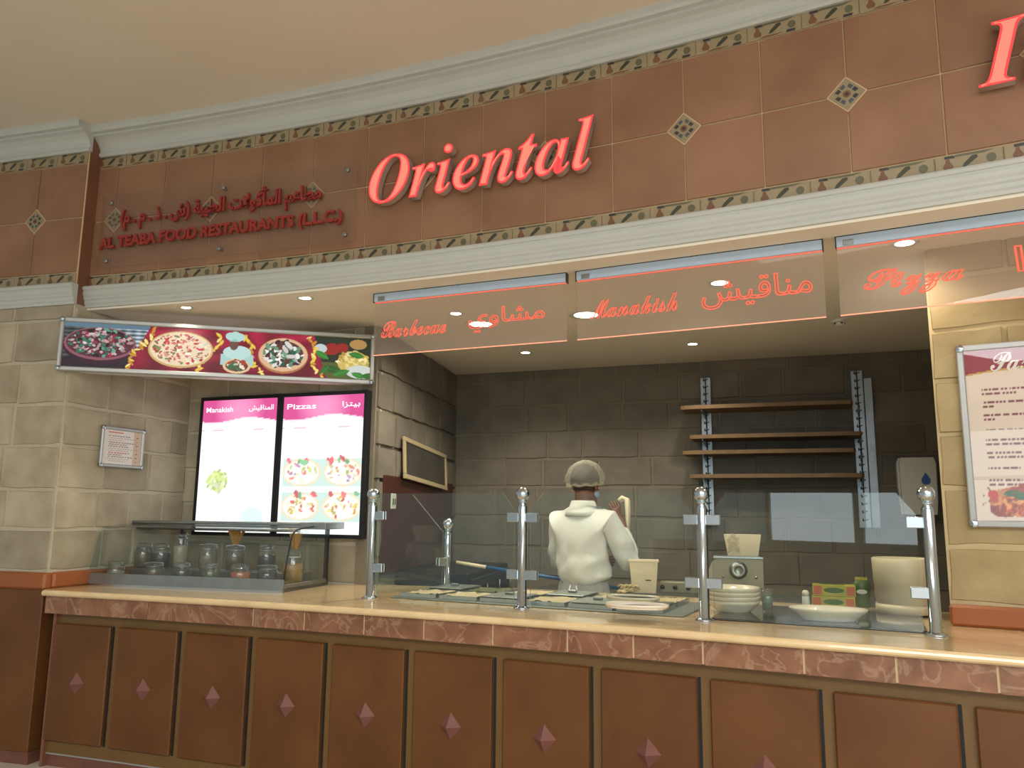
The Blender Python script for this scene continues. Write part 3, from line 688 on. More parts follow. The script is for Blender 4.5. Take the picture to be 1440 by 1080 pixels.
paint('picture_print', L-.05, H-.058, 580, 98, banner, t, (.025, -.002, .029), emission=1.05)

# screens ----------------------------------------------------------------------------------------
def tv(x0, w_, z0, h, label, kind):
    t = thing('menu_screen', label, 'screen', S+nK*x0+Vector((0, 0, z0)), -AZ)
    t.location = t.location-dK*.02
    obj('housing', MB().box(0, w_, -.05, .018, 0, h, b=.004), 'black_plastic', t); b = .026
    obj('bezel', MB().box(0, w_, -.056, -.05, 0, b).box(0, w_, -.056, -.05, h-b, h).box(0, b, -.056, -.05, b, h-b).box(w_-b, w_, -.056, -.05, b, h-b), 'black_plastic', t)
    def scr_(u, v, rg):
        img = np.zeros(u.shape+(3,)); img[:] = [252, 255, 254]; A = w_/h
        wave = .155+.018*np.sin(u*6.5+.6)
        k = v < wave; g = 1-np.clip(ell(u, v, .5, .08, .35, .2), 0, 1)
        img[k] = (np.array([216, 84, 148])+g[k][:, None]*np.array([30, 70, 50]))
        put(img, (v > wave) & (v < wave+.012), [250, 226, 236])
        put(img, (v > .228) & (v < .236) & (((u > .15) & (u < .3)) | ((u > .7) & (u < .84)) | (u < .03)), [236, 170, 200])
        if kind == 0:
            k = ell(u, v, .26, .62, .14, .075) < 1; img[k] = [232, 244, 190]; blobs(img, u, v, rg, 60, .26, .62, .13, .07, .006, .018, [[214, 232, 150], [240, 246, 210], [200, 222, 140]], A)
            put(img, ell(u, v, .75, .90, .15, .09) < 1, [222, 240, 240])
        else:
            for yy in (.46, .705):
                k = (v > yy) & (v < yy+.205) & (u > .03); img[k] = [206, 232, 222]
                for cx in (.27, .78):
                    put(img, (ell(u, v, cx, yy+.1, .24, .10) < 1) & k, [244, 222, 190]); put(img, (ell(u, v, cx, yy+.1, .215, .088) < 1) & k, [252, 250, 238])
                    blobs(img, u, v, rg, 26, cx, yy+.1, .19, .075, .006, .014, [[196, 160, 200], [236, 150, 140], [200, 214, 140], [250, 244, 220], [240, 230, 180]] if yy < .6 else [[236, 190, 110], [230, 130, 110], [220, 220, 150], [250, 240, 200]], A)
                    blobs(img, u, v, rg, 5, cx+.0, yy+.015, .22, .012, .01, .02, [[240, 120, 130], [140, 195, 150]], A)
        return img
    paint('screen_picture', w_-2*b, h-2*b, 72, 120, scr_, t, (b, -.053, b), emission=1.15, seed=4+kind)
    ltx, atx = (('Manakish', 'المناقيش'), ('Pizzas', 'بيتزا'))[kind]
    me = text_mesh(ltx, .1, offset=.001); fit(me, w_*.34, .038, b+.03, h-.115); me.transform(Matrix.Translation((0, -.0545, 0))); link('title_lettering', setm(me, 'screen_white'), t)
    me = text_mesh(arabic(atx), .1, offset=.001); fit(me, w_*(.30 if kind == 0 else .2), .048, w_*(.62 if kind == 0 else .72), h-.12); me.transform(Matrix.Translation((0, -.0545, 0))); link('title_lettering', setm(me, 'screen_white'), t)
tv(.17, .705, 1.365, 1.005, 'bright portrait menu screen nearer the stone side wall, mostly blank white', 0)
tv(.878, .705, 1.365, 1.005, 'bright portrait menu screen with pizza pictures, nearer the kitchen', 1)

# framed notice on the side wall
p = at_wall(139, 598, P, nK); q = at_wall(199, 607, P, nK)
a0 = (Vector((p.x, p.y, 0))-P).dot(dK); a1 = (Vector((q.x, q.y, 0))-P).dot(dK)
z1 = p.z; z0 = at_wall(136, 656, P, nK).z
t = thing('framed_notice', 'small silver snap frame with printed notice on the stone side wall', 'frame', P+dK*a0+Vector((0, 0, z0))+nK*.022, PI/2-AZ)
W, H = a1-a0, z1-z0
def snap(t, W, H, c=.022):
    obj('back_board', MB().box(.01, W-.01, -.008, 0, .01, H-.01), 'white_plastic', t)
    for z in (0, H-c): obj('frame_rail', MB().box(c*.5, W-c*.5, -.018, 0, z, z+c, b=.005), 'aluminium', t)
    for x in (0, W-c): obj('frame_rail', MB().box(x, x+c, -.018, 0, c*.5, H-c*.5, b=.005), 'aluminium', t)
    for x in (c/2, W-c/2):
        for z in (c/2, H-c/2): obj('corner_cap', MB().lathe([(c*.62, 0), (c*.62, .019), (c*.5, .022), (1e-6, .023)], 12), 'chrome', t, (x, 0, z)).rotation_euler = (PI/2, 0, 0)
snap(t, W, H)
def notice(u, v, rg):
    img = np.zeros(u.shape+(3,)); img[:] = [224, 218, 212]; put(img, u > .78, [206, 180, 160])
    put(img, (v > .06) & (v < .10) & (u > .1) & (u < .5), [190, 90, 80])
    for i in range(13):
        y = .17+i*.06; e = .35+.4*rg.random(); put(img, (v > y) & (v < y+.022) & (u > .12) & (u < .12+e) & (np.sin(u*90+i*3) > -.6), [140, 112, 112] if i != 8 else [186, 70, 70])
        put(img, (v > y) & (v < y+.022) & (u > .84) & (u < .9) & (i % 2 == 0), [100, 80, 80])
    return img
paint('notice_print', W-.04, H-.04, 60, 70, notice, t, (.02, -.0105, .02))

# poster on the right wall -------------------------------------------------------------------------
p = at_wall(1344, 489, K, Vector((math.sin(AZR), math.cos(AZR), 0))); z0 = at_wall(1361, 741, K, Vector((math.sin(AZR), math.cos(AZR), 0))).z
xr = (Vector((p.x, p.y, 0))-K).dot(nR); PWd = .62; PH = p.z-z0
t = thing('menu_poster', 'large silver framed menu poster with maroon heading and a pasta photo', 'poster', K+nR*xr+Vector((0, 0, z0))-Vector((math.sin(AZR), math.cos(AZR), 0))*.026, -AZR)
snap(t, PWd, PH, .03)
def poster(u, v, rg):
    A = PWd/PH; img = np.zeros(u.shape+(3,)); img[:] = [226, 210, 194]
    e = .135+.03*(1-(2*u-1)**2)*-1+.0; put(img, v < e+.022, [196, 156, 70]); put(img, v < e+.012, [142, 34, 60])
    rows = [.235, .262, .31, .335, .385, .41, .47, .53, .555, .605, .63, .69, .76, .785]
    for i, y in enumerate(rows):
        e_ = [.42, .24, .40, .08, .46, .08, .26, .44, .32, .42, .30, .22, .38, .34][i]
        k = (v > y) & (v < y+.011) & (u > .11) & (u < .11+e_) & (np.sin(u*230+i*11)+.6*np.sin(u*97+i*5) > -.55); put(img, k, [128, 66, 74])
    put(img, ell(u, v, .34, .885, .24, .085) < 1, [196, 104, 56]); put(img, ell(u, v, .20, .93, .10, .045) < 1, [140, 46, 34])
    blobs(img, u, v, rg, 150, .34, .885, .22, .075, .007, .018, [[206, 120, 60], [226, 160, 90], [180, 76, 44], [216, 140, 84], [160, 56, 40]], A)
    for x, y, s_ in [(.13, .845, .035), (.46, .845, .03), (.52, .92, .05), (.40, .82, .03)]: put(img, ell(u, v, x, y, s_, s_*.75) < 1, [196, 52, 40])
    for x, y, th in [(.31, .855, .3), (.38, .865, .5), (.26, .84, -.1)]: leaf(img, u, v, x, y, .05, th, [62, 96, 62], A)
    blobs(img, u, v, rg, 16, .30, .88, .28, .09, .003, .006, [[150, 60, 40]], A)
    return img
paint('poster_print', PWd-.05, PH-.05, 120, 160, poster, t, (.025, -.0105, .025))
me = text_mesh(script('Pasta'), .1, offset=.0005); fit(me, .245, .085, .13, PH-.13, .1); me.transform(Matrix.Translation((0, -.0115, 0))); link('title_lettering', setm(me, 'paper_white'), t)
obj('film', MB().box(.02, PWd-.02, -.0145, -.013, .02, PH-.02), 'poster_film', t)

# ------------------------------------------------------------------ kitchen left wall: picture board, splash panel, outlet
rl = Vector((math.sin(rzk), -math.cos(rzk), 0)); dl = (B-T).normalized()
def kwall(x, y): p = at_wall(x, y, T, rl); return (Vector((p.x, p.y, 0))-T).dot(dl), p.z
a, za = kwall(558, 613); b, zb = kwall(619, 628); _, zc = kwall(551, 672)
t = thing('framed_board', 'cream framed dark board tilted on the kitchen side wall', 'frame', T+dl*a+rl*.062+Vector((0, 0, zc)), rzk)
W, H = b-a, za-zc; t.rotation_euler = (math.radians(-4), math.radians(3), rzk)
obj('board', MB().box(.03, W-.03, -.006, 0, .03, H-.03), 'board_grey', t)
for z in (0, H-.035): obj('frame_rail', MB().box(0, W, -.016, .004, z, z+.035, b=.003), 'frame_cream', t)
for x in (0, W-.035): obj('frame_rail', MB().box(x, x+.035, -.016, .004, .035, H-.035, b=.003), 'frame_cream', t)
obj('splash_panel', MB().box(.12, KL-.14, -.036, -.006, 1.125, 1.80, b=.004), 'dark_red_panel', kl)
a, za = kwall(545, 704)
t = thing('wall_outlet', 'white wall outlet on the dark red panel', 'outlet', T+dl*a+rl*.037+Vector((0, 0, za)), rzk)
obj('plate', MB().box(-.05, .05, -.012, 0, -.06, .05, b=.006), 'white_plastic', t)
for x in (-.018, .018): obj('socket_hole', MB().box(x-.008, x+.008, -.014, -.012, -.03, .015), 'dark_slot', t)

# ------------------------------------------------------------------ shelving on the back wall
dB = Vector((math.sin(AZ), math.cos(AZ), 0))
def bw(x, y, off=0): p = at_wall(x, y, B-dB*off, dB); return (Vector((p.x, p.y, 0))-B).dot(nK), p.z
x1, zt = bw(986, 522); x1b, _ = bw(991, 690); x2, _ = bw(1197, 505); xs = (x1+.03, x2+.02)
t = thing('wall_shelving', 'wall mounted shelving of four bare wood boards on slotted steel uprights', 'shelving', B+nK*xs[0], -AZ)
D = xs[1]-xs[0]
for i, x in enumerate((0, D)):
    u_ = obj('upright', MB().box(x-.035, x+.005, -.052, -.02, 1.46, 2.68, b=.003), 'steel_upright', t)
    obj('upright_rail', MB().box(x+.012, x+.05, -.06, -.02, 1.46, 2.68, b=.003), 'steel_upright', t)
    if i == 1: obj('upright_plate', MB().box(x+.055, x+.115, -.045, -.02, 1.46, 2.62, b=.003), 'steel_upright', t)
    sl = MB()
    for k in range(20):
        z = 1.51+k*.06; sl.add([(x-.004, -.0605, z), (x+.03, -.0605, z+.012), (x+.03, -.0605, z+.02), (x-.004, -.0605, z+.008)], [(0, 1, 2, 3)]).box(x-.012, x-.002, -.0535, -.052, z, z+.022)
    so = obj('slot_row', sl, 'dark_slot', t); so['kind'] = 'stuff'
SH = [(957, 1200, 571, 0), (970, 1213, 612, 0), (960, 1204, 634, 0), (970, 1216, 667, 0)]
for xl, xr, y, _ in SH:
    al, z = bw(xl, y, .36); ar, _ = bw(xr, y, .36)
    al -= xs[0]; ar -= xs[0]
    n_ = 10; pts = [(al, -.36), (al+.03, -.37)]+[(al+(ar-al)*k/n_, -.385+.004*math.sin(k*2.1)) for k in range(1, n_)]+[(ar-.02, -.37), (ar, -.34), (ar, -.066), (al, -.066)]
    obj('shelf_board', MB().prism(pts, z-.030, z, axis='z'), 'shelf_wood', t)
    for x in (0, D): obj('bracket', MB().prism([(-.06, z-.031), (-.33, z-.031), (-.33, z-.041), (-.06, z-.075)], x-.002, x+.004, axis='x'), 'steel_upright', t)
# dispenser
a, za = bw(1288, 690)
t = thing('soap_dispenser', 'white wall dispenser with a blue drop mark beside the right stone wall', 'dispenser', B+nK*a-dB*.02+Vector((0, 0, za-.18)), -AZ)
pr_ = [(-.12, 0), (.12, 0), (.13, .1), (.135, .38), (.12, .42), (-.12, .42), (-.135, .38), (-.13, .1)]
obj('cover', MB().prism([(x*.9, z) for x, z in pr_], -.16, -.1).prism(pr_, -.1, 0), 'white_plastic', t)
obj('drop_mark', MB().prism([(.02, .235), (.035, .22), (.065, .22), (.08, .235), (.08, .26), (.05, .31), (.02, .26)], -.162, -.16), 'blue_drop', t, label='blue drop mark')
obj('nozzle', MB().box(-.03, .03, -.12, -.05, -.03, 0, b=.006), 'steel_dull', t)

# ------------------------------------------------------------------ sneeze guard
PX4 = [(520, 841), (734, 856), (991, 873), (1317, 894)]
pp = [at_z(x, y, TOP) for x, y in PX4]; pb = at_z(628, 831, TOP)
sg = thing('sneeze_guard', 'chrome ball topped posts with clear glass panes along the worktop', 'glass guard', pp[0])
G0_ = Vector(pp[0])
def gpost(p, hp, clamps, rad=.0245):
    o = obj('post', MB().lathe([(.045, 0), (.045, .006), (.032, .012), (rad, .016), (rad, hp-.085), (rad*.95, hp-.08)], 18), 'chrome', sg, p-G0_)
    obj('finial', MB().lathe([(.017, -.02), (.024, -.012), (.016, 0), (.016, .006), (.026, .012)]+[(.036*math.sin(PI*(k+2)/12)+1e-6, .05-.036*math.cos(PI*(k+2)/12)) for k in range(11)], 18), 'chrome', o, (0, 0, hp-.07))
    for ang, z in clamps:
        obj('clamp', MB().box(.018, .085, -.016, -.006, -.024, .024, 0, .003).box(.018, .085, .006, .016, -.024, .024, 0, .003).box(.018, .04, -.006, .006, -.024, .024), 'steel', o, (0, 0, z), ang)
def gang(a, b): d = b-a; return math.atan2(d.y, d.x)
HP = .60
cz = (.17, .46)
for i, p in enumerate(pp):
    cl = []
    if i > 0: cl += [(gang(p, pp[i-1]), z) for z in cz]
    if i < 3: cl += [(gang(p, pp[i+1]), z) for z in cz]
    gpost(p, HP, cl)
gpost(pb, .43, [(gang(pb, pp[0]), .18)], .021)
for i in range(3):
    a, b = pp[i], pp[i+1]; L = (b-a).length; z0, z1 = .012, .585; c = .07
    pts = [(.045, z0), (L-.045, z0), (L-.045, z1-c-.02), (L-.045-c, z1), (.045+c if i else .045, z1), (.045, z1-c-.02 if i else z1)]
    obj('glass_pane', MB().prism(pts, -.005, .005, 0, 'y', 1), ['pane_glass', 'pane_edge'], sg, a-G0_, gang(a, b))
L = (pb-pp[0]).length
obj('glass_pane', MB().prism([(.045, .02), (L-.04, .02), (L-.04, .36), (L*.5, .585), (.045, .585)], -.005, .005, 0, 'y', 1), ['pane_glass', 'pane_edge'], sg, (0, 0, 0), gang(pp[0], pb))

# ------------------------------------------------------------------ hot well with food pans (between posts 1 and 3)
def lay(a, b): return gang(a, b)
q0, q1 = pp[0].lerp(pp[1], .12), pp[2].lerp(pp[1], .12)
rzw = gang(q0, q1); LW = (q1-q0).length; ax = Vector((math.cos(rzw), math.sin(rzw), 0)); ay = Vector((-math.sin(rzw), math.cos(rzw), 0))
hw = thing('hot_well', 'stainless hot well of covered and open food pans behind the glass', 'food warmer', q0+ay*.06, rzw)
DWl = .62
obj('steel_top', MB().box(-.02, LW, 0, DWl, 0, .008, b=.003), 'steel_dull', hw)
r = random.Random(9); nx = 6; cw = (LW-.12)/nx
fills = ['food_cream', 'food_brown', 'food_cream', 'food_green', 'food_brown', 'food_cream', 'food_cream', 'food_brown', 'food_green', 'food_cream', 'food_brown', 'food_cream']
for i in range(nx):
    for j in range(2):
        x0 = .03+i*cw; y0 = .03+j*.29; h = .022
        rim = MB()
        for (a, b, c, d) in ((x0, x0+cw-.02, y0, y0+.014), (x0, x0+cw-.02, y0+.246, y0+.26), (x0, x0+.014, y0+.014, y0+.246), (x0+cw-.034, x0+cw-.02, y0+.014, y0+.246)): rim.box(a, b, c, d, .008, .008+h)
        pan = obj('food_pan', rim, 'steel', hw)
        lid = (i*2+j) in (1, 4, 7, 8, 10)
        if lid:
            obj('pan_lid', MB().box(x0+.006, x0+cw-.026, y0+.006, y0+.254, .031, .040, 0, .004).box(x0+cw*.35, x0+cw*.55, y0+.12, y0+.14, .040, .056, 0, .004), 'steel_dull', pan)
        else:
            g = MB(); n1, n2 = 8, 8; vs = []
            for a in range(n1+1):
                for b in range(n2+1): vs.append((x0+.014+(cw-.048)*a/n1, y0+.014+.232*b/n2, .016+.02*r.random()))
            g.add(vs, [(a*(n2+1)+b, (a+1)*(n2+1)+b, (a+1)*(n2+1)+b+1, a*(n2+1)+b+1) for a in range(n1) for b in range(n2)], 0, True)
            f_ = obj('food_filling', g, fills[i*2+j], pan); f_['kind'] = 'stuff'
# loose flat breads and white trays by the third post
for k, (x, y, w_, d_, lab) in enumerate([(.62, .20, .25, .14, 'pale flat food tray lying across the hot well nearest the cook'), (.66, .0, .27, .13, 'pale flat food tray at the glass near the third chrome post')]):
    p = at_z(890+(k*5), 846+k*11, TOP+.05)
    o = thing('flat_tray', lab, 'tray', (p.x, p.y, TOP+.057), rzw+.1*k)
    obj('tray_base', MB().prism([(w_*.55*math.cos(2*PI*i/16)*(1 if abs(math.cos(2*PI*i/16)) < .8 else .92), d_*.6*math.sin(2*PI*i/16)) for i in range(16)], 0, .006, axis='z'), 'cream_plastic', o)
    obj('tray_rim', MB().lathe([(.97, .006), (1.02, .006), (1.05, .02), (1.0, .02), (.97, .006)], 20, (0, 0, 0), 0, w_*.53, d_*.58), 'white_china', o)

# dark glass work surface to the right of the hot well
q2, q3 = pp[2].lerp(pp[3], .02), pp[3].lerp(pp[2], .03)
rz2 = gang(q2, q3); ax2 = Vector((math.cos(rz2), math.sin(rz2), 0)); ay2 = Vector((-math.sin(rz2), math.cos(rz2), 0))
L2 = (q3-q2).length
o = obj('glass_worktop', MB().box(0, L2, .045, .72, 0, .010, b=.002), 'black_glass', None, q2+Vector((0, 0, 0)), rz2); tag(o, 'dark glossy glass work surface between the last two chrome posts', 'work surface')
TG = TOP+.0102
# plates
def plate_mesh(): return MB().lathe([(.07, .0), (.085, .0), (.088, .004), (.128, .030), (.135, .040), (.132, .043), (.12, .034), (.085, .010), (.0001, .008)], 28).mesh('body', ['white_china'])
pm = plate_mesh()
pc = at_z(1036, 861, TG)
for k in range(4):
    lab = ['lowest of the four white bowls stacked by the third chrome post', 'second white bowl up in the stack by the third chrome post', 'third white bowl up in the stack by the third chrome post', 'topmost white bowl of the stack by the third chrome post'][k]
    o = link('serving_bowl', pm, None, (pc.x, pc.y+.06, TG+k*.0215), .4*k); o.scale = (.98+.01*(k % 2), .98, 1.25); tag(o, lab, 'bowl', 'stacked white bowls')
po = at_z(1153, 872, TG)
o = obj('oval_dish', MB().lathe([(.09, 0), (.115, .0), (.12, .006), (.165, .042), (.172, .052), (.168, .056), (.155, .046), (.115, .014), (.0001, .012)], 32, (0, 0, 0), 0, 1, .62), 'white_china', None, po+Vector((.04, -.0, 0)), -.35); tag(o, 'empty white oval dish on the dark glass surface', 'dish')
# tall white tub of stacked lids
pt = at_z(1262, 862, TG)
t = thing('round_tub', 'tall cream round tub beside the last chrome post', 'tub', pt+Vector((.045, .02, 0)), 0)
obj('tub_body', MB().lathe([(.115, 0), (.125, .004), (.128, .07), (.131, .072), (.130, .14), (.133, .142), (.136, .235), (.138, .262), (.133, .268), (.128, .262), (.122, .235), (.10, .2), (.0001, .2)], 32), 'cream_plastic', t)
obj('base_ring', MB().lathe([(.127, .0), (.129, .0), (.1305, .03), (.1285, .045), (.1265, .03)], 32), 'cream_plastic', t)
# snack cartons, drink pouch, glass, salt jar
psn = at_z(1184, 857, TG)
def carton(loc, rz, lab):
    t = thing('snack_carton', lab, 'carton', loc, rz, 'stacked yellow cartons')
    obj('carton_body', MB().box(-.105, .105, -.045, .045, 0, .058, b=.002), 'pack_yellow', t)
    obj('front_print', MB().box(-.10, -.06, -.0462, -.0455, .006, .05).box(.062, .1, -.0462, -.0455, .006, .05), 'pack_red', t)
    obj('name_patch', MB().prism([(.05*math.cos(a*PI/8), .03+.014*math.sin(a*PI/8)) for a in range(16)], -.0465, -.0452), 'pack_green', t)
    obj('top_print', MB().box(-.07, .05, -.03, .03, .058, .0588), 'pack_green', t)
carton(psn+Vector((0, .10, 0)), -.42, 'yellow printed snack carton, the lower of two stacked behind the oval dish')
carton(psn+Vector((.004, .10, .0592)), -.38, 'yellow printed snack carton, the upper of two stacked behind the oval dish')
pg_ = at_z(1224, 857, TG)
t = thing('green_pouch', 'green printed pouch standing between the yellow cartons and the tub', 'pouch', pg_+Vector((0, .09, 0)), -.4)
obj('pouch_body', MB().lathe([(.036, 0), (.044, .02), (.038, .055), (.046, .09), (.042, .12), (.028, .14)], 14, (0, 0, 0), 0, 1, .6), 'pack_green', t)
obj('pouch_seal', MB().box(-.03, .03, -.003, .003, .136, .155), 'pack_yellow', t); obj('print_patch', MB().prism([(.026*math.cos(a*PI/6), .082+.012*math.sin(a*PI/6)) for a in range(12)], -.033, -.028), 'white_plastic', t)
ps = at_z(1143, 859, TG)
t = thing('salt_shaker', 'small white shaker beside the yellow cartons', 'shaker', ps+Vector((0, .09, 0)))
obj('shaker_body', MB().lathe([(.018, 0), (.02, .004), (.018, .06), (.016, .064)], 14), 'white_plastic', t); obj('shaker_cap', MB().lathe([(.0175, .064), (.018, .082), (.012, .092), (1e-6, .094)], 14), 'white_china', t)
pgl = at_z(1086, 862, TG)
t = thing('drinking_glass', 'clear tumbler standing by the stacked white bowls', 'glass', pgl+Vector((0, .07, 0)))
obj('tumbler', MB().lathe([(.024, 0), (.030, .11), (.028, .11), (.022, .008), (1e-4, .008)], 18), 'jar_glass', t)
obj('water', MB().lathe([(.0215, .009), (.0265, .075), (1e-4, .075)], 18), 'pane_edge', t)

# machine with tub on top --------------------------------------------------------------------------
pmx = at_z(1040, 840, TOP)
t = thing('dough_machine', 'grey tapered kitchen machine with a round knob on its front', 'machine', pmx+Vector((0, .10, 0)), -.30)
obj('machine_body', MB().prism([(-.185, 0), (.17, 0), (.17, .225), (-.10, .225), (-.125, .20), (-.185, .06)], -.12, .12), 'machine_grey', t)
obj('top_plate', MB().box(-.115, .175, -.125, .125, .225, .24, b=.003), 'steel', t)
kn = obj('control_knob', MB().lathe([(.05, 0), (.052, .012), (.044, .016), (.042, .034), (.026, .04), (.024, .03), (1e-6, .03)], 20), 'steel_dull', t, (.03, -.12, .16)); kn.rotation_euler = (PI/2, 0, 0)
k2 = obj('control_knob', MB().lathe([(.03, 0), (.03, .02), (.02, .028), (1e-6, .028)], 16), 'black_plastic', t, (.07, -.12, .05), label='small black lower knob'); k2.rotation_euler = (PI/2, 0, 0)
for x, z in ((-.06, .12), (.13, .12), (.12, .03)):
    b_ = obj('bolt', MB().lathe([(.008, 0), (.008, .004), (1e-6, .006)], 8), 'steel_dull', t, (x, -.12, z)); b_.rotation_euler = (PI/2, 0, 0)
t2 = thing('food_tub', 'cream square tub with a crumpled bag, sitting on the grey machine', 'tub', t.location+Vector((.06, 0, .2401)), -.30)
pr_ = MB().add([(-.088, -.07, 0), (.088, -.07, 0), (.088, .07, 0), (-.088, .07, 0), (-.108, -.09, .125), (.108, -.09, .125), (.108, .09, .125), (-.108, .09, .125), (-.098, -.08, .125), (.098, -.08, .125), (.098, .08, .125), (-.098, .08, .125), (-.082, -.064, .02), (.082, -.064, .02), (.082, .064, .02), (-.082, .064, .02)],
    [(3, 2, 1, 0), (0, 1, 5, 4), (1, 2, 6, 5), (2, 3, 7, 6), (3, 0, 4, 7), (4, 5, 9, 8), (5, 6, 10, 9), (6, 7, 11, 10), (7, 4, 8, 11), (8, 9, 13, 12), (9, 10, 14, 13), (10, 11, 15, 14), (11, 8, 12, 15), (12, 13, 14, 15)])
obj('tub_body', pr_, 'cream_plastic', t2)
bag = MB(); r = random.Random(2); vs = []
for i in range(5):
    for j in range(7): vs.append((-.085+.016*i+.006*r.uniform(-1, 1), -.098+.014*r.uniform(-1, .2), .135-.016*j-.012*abs(i-2)))
bag.add(vs, [(i*7+j, (i+1)*7+j, (i+1)*7+j+1, i*7+j+1) for i in range(4) for j in range(6)])
obj('plastic_bag', bag, 'bag_film', t2)
# small steel control box, cream bin with scraps
pst = at_z(956, 834, TOP)
t = thing('control_box', 'low steel control box with dark knobs behind the third post', 'appliance', pst+Vector((.03, .04, 0)), -.36)
obj('box_body', MB().box(-.14, .14, -.05, .05, 0, .065, b=.004), 'machine_grey', t)
for x in (-.05, .03, -.13):
    b_ = obj('control_knob', MB().lathe([(.014, 0), (.014, .012), (1e-6, .015)], 12), 'black_plastic', t, (x+.01, -.05, .034)); b_.rotation_euler = (PI/2, 0, 0)
pbn = at_z(908, 834, TOP)
t = thing('cream_bin', 'cream tapered bin standing to the right of the cook', 'bin', pbn+Vector((0, .05, 0)), -.2)
bn = MB().add([(-.072, -.05, 0), (.072, -.05, 0), (.072, .05, 0), (-.072, .05, 0), (-.088, -.065, .20), (.088, -.065, .20), (.088, .065, .20), (-.088, .065, .20), (-.08, -.058, .20), (.08, -.058, .20), (.08, .058, .20), (-.08, .058, .20), (-.068, -.046, .03), (.068, -.046, .03), (.068, .046, .03), (-.068, .046, .03)],
    [(3, 2, 1, 0), (0, 1, 5, 4), (1, 2, 6, 5), (2, 3, 7, 6), (3, 0, 4, 7), (4, 5, 9, 8), (5, 6, 10, 9), (6, 7, 11, 10), (7, 4, 8, 11), (8, 9, 13, 12), (9, 10, 14, 13), (10, 11, 15, 14), (11, 8, 12, 15), (12, 13, 14, 15)])
obj('bin_body', bn, 'cream_plastic', t); obj('rim', MB().box(-.094, .094, -.071, -.064, .188, .203, b=.002), 'cream_plastic', t)
obj('slot', MB().box(.01, .045, -.0585, -.0555, .075, .081), 'dark_slot', t)
psc = at_z(886, 836, TOP)
t = obj('bread_pile', None or MB(), 'food_cream') if False else None
g = MB(); r = random.Random(4)
for k in range(26):
    g.T = Matrix.Translation((r.uniform(-.05, .05), r.uniform(-.03, .03), r.uniform(.006, .05))) @ Matrix.Rotation(r.uniform(0, 3), 4, 'Z') @ Matrix.Rotation(r.uniform(-.7, .7), 4, 'X')
    g.tube([(-.03, 0, 0), (-.01, .006, .006), (.012, -.004, .004), (.03, 0, -.004)], [.004, .006, .006, .003], 5)
g.T = Matrix.Identity(4)
o = obj('food_scraps', g, 'food_cream', None, psc+Vector((0, .04, 0))); tag(o, 'small heap of pale shredded food at the foot of the cream bin', 'food'); o['kind'] = 'stuff'

# ------------------------------------------------------------------ back of the kitchen
bt_ = thing('work_table', 'stainless steel work table along the dark back wall', 'table', B+nK*.95-dB*.40, -AZ)
obj('table_top', MB().box(0, 2.6, -.35, .36, .90, .94, b=.004), 'steel_dull', bt_)
obj('under_shelf', MB().box(.05, 2.55, -.3, .33, .26, .285), 'steel_dull', bt_)
for x in (.05, 1.3, 2.55):
    for y in (-.3, .31): obj('leg', MB().lathe([(.025, .06), (.02, .1), (.02, .9)], 10), 'steel', bt_, (x, y, 0))
cb = thing('under_counter_cabinet', 'dark three door cabinet in the left back corner of the kitchen', 'cabinet', T+dl*.42+rl*.03, rzk)
obj('cabinet_body', MB().box(0, 1.30, -.55, 0, .1, 1.12, b=.005), 'black_plastic', cb)
for k in range(3):
    d_ = obj('door', MB().box(.015+.425*k, .43+.425*k, -.57, -.55, .14, 1.08, b=.004), 'charcoal', cb); hx = .38+.425*k
    obj('handle', MB().tube([(hx, -.57, .9), (hx, -.59, .9), (hx, -.59, 1.02), (hx, -.57, 1.02)], .005, 6), 'steel', d_)
obj('plinth', MB().box(.02, 1.28, -.5, 0, .06, .1), 'charcoal', cb)
pa, pz = at_wall(655, 793, (0, 5.75), Vector((0, 1, 0))), at_wall(882, 829, (0, 5.55), Vector((0, 1, 0)))
bp = thing('blue_pole', 'thin blue pole with a pale end lying behind the cook', 'pole', pa, 0)
v = pz-pa
obj('pole_shaft', MB().tube([v*.13, v], .012, 10), 'blue_plastic', bp); obj('end_grip', MB().tube([v*-.06, v*.13], .013, 10), 'cream_plastic', bp, label='pale end grip')

# ------------------------------------------------------------------ glass display case with jars
ca, cb2 = at_z(113, 824, TOP), at_z(397, 834, TOP)
ca = P+dK*.27+nK*.014; rzc = gang(ca, Vector((cb2.x, cb2.y, 0))); LC = (Vector((cb2.x, cb2.y, 0))-ca).length
ca = ca+Vector((0, 0, TOP))
dc = thing('display_case', 'low glass display case with steel base holding jars, at the left end of the worktop', 'display case', ca, rzc)
DC = .56; HB = .075; HC = .375
HF = .022
obj('base', MB().box(0, LC, .02, DC, 0, HF), 'steel_dull', dc)
obj('front_plinth', MB().prism([(0.0, 0), (.03, 0), (.03, HB), (.012, HB)], 0, LC, axis='x'), 'steel_dull', dc)
obj('end_plinth', MB().box(LC-.012, LC, .03, DC, 0, .045, b=.002), 'steel_dull', dc)
obj('tier', MB().box(.02, LC-.10, .33, DC-.04, HF, .085, b=.003), 'steel_dull', dc)
obj('base_edge', MB().box(-.002, LC+.003, -.006, .012, 0, .012), 'steel', dc)
def slab(a, b, x0, x1, th): # pane between profile points a,b (y,z)
    d = Vector((0, b[0]-a[0], b[1]-a[1])).normalized(); n_ = Vector((0, -d.z, d.y))*th
    return MB().add([(x, p[0]+k*n_.y, p[1]+k*n_.z) for x in (x0, x1) for p in (a, b) for k in (0, 1)], [(0, 2, 3, 1), (4, 5, 7, 6), (0, 1, 5, 4), (2, 6, 7, 3), (0, 4, 6, 2), (1, 3, 7, 5)])
obj('front_glass', slab((.012, HB), (.075, HC-.05), .006, LC-.006, .006), 'case_glass', dc)
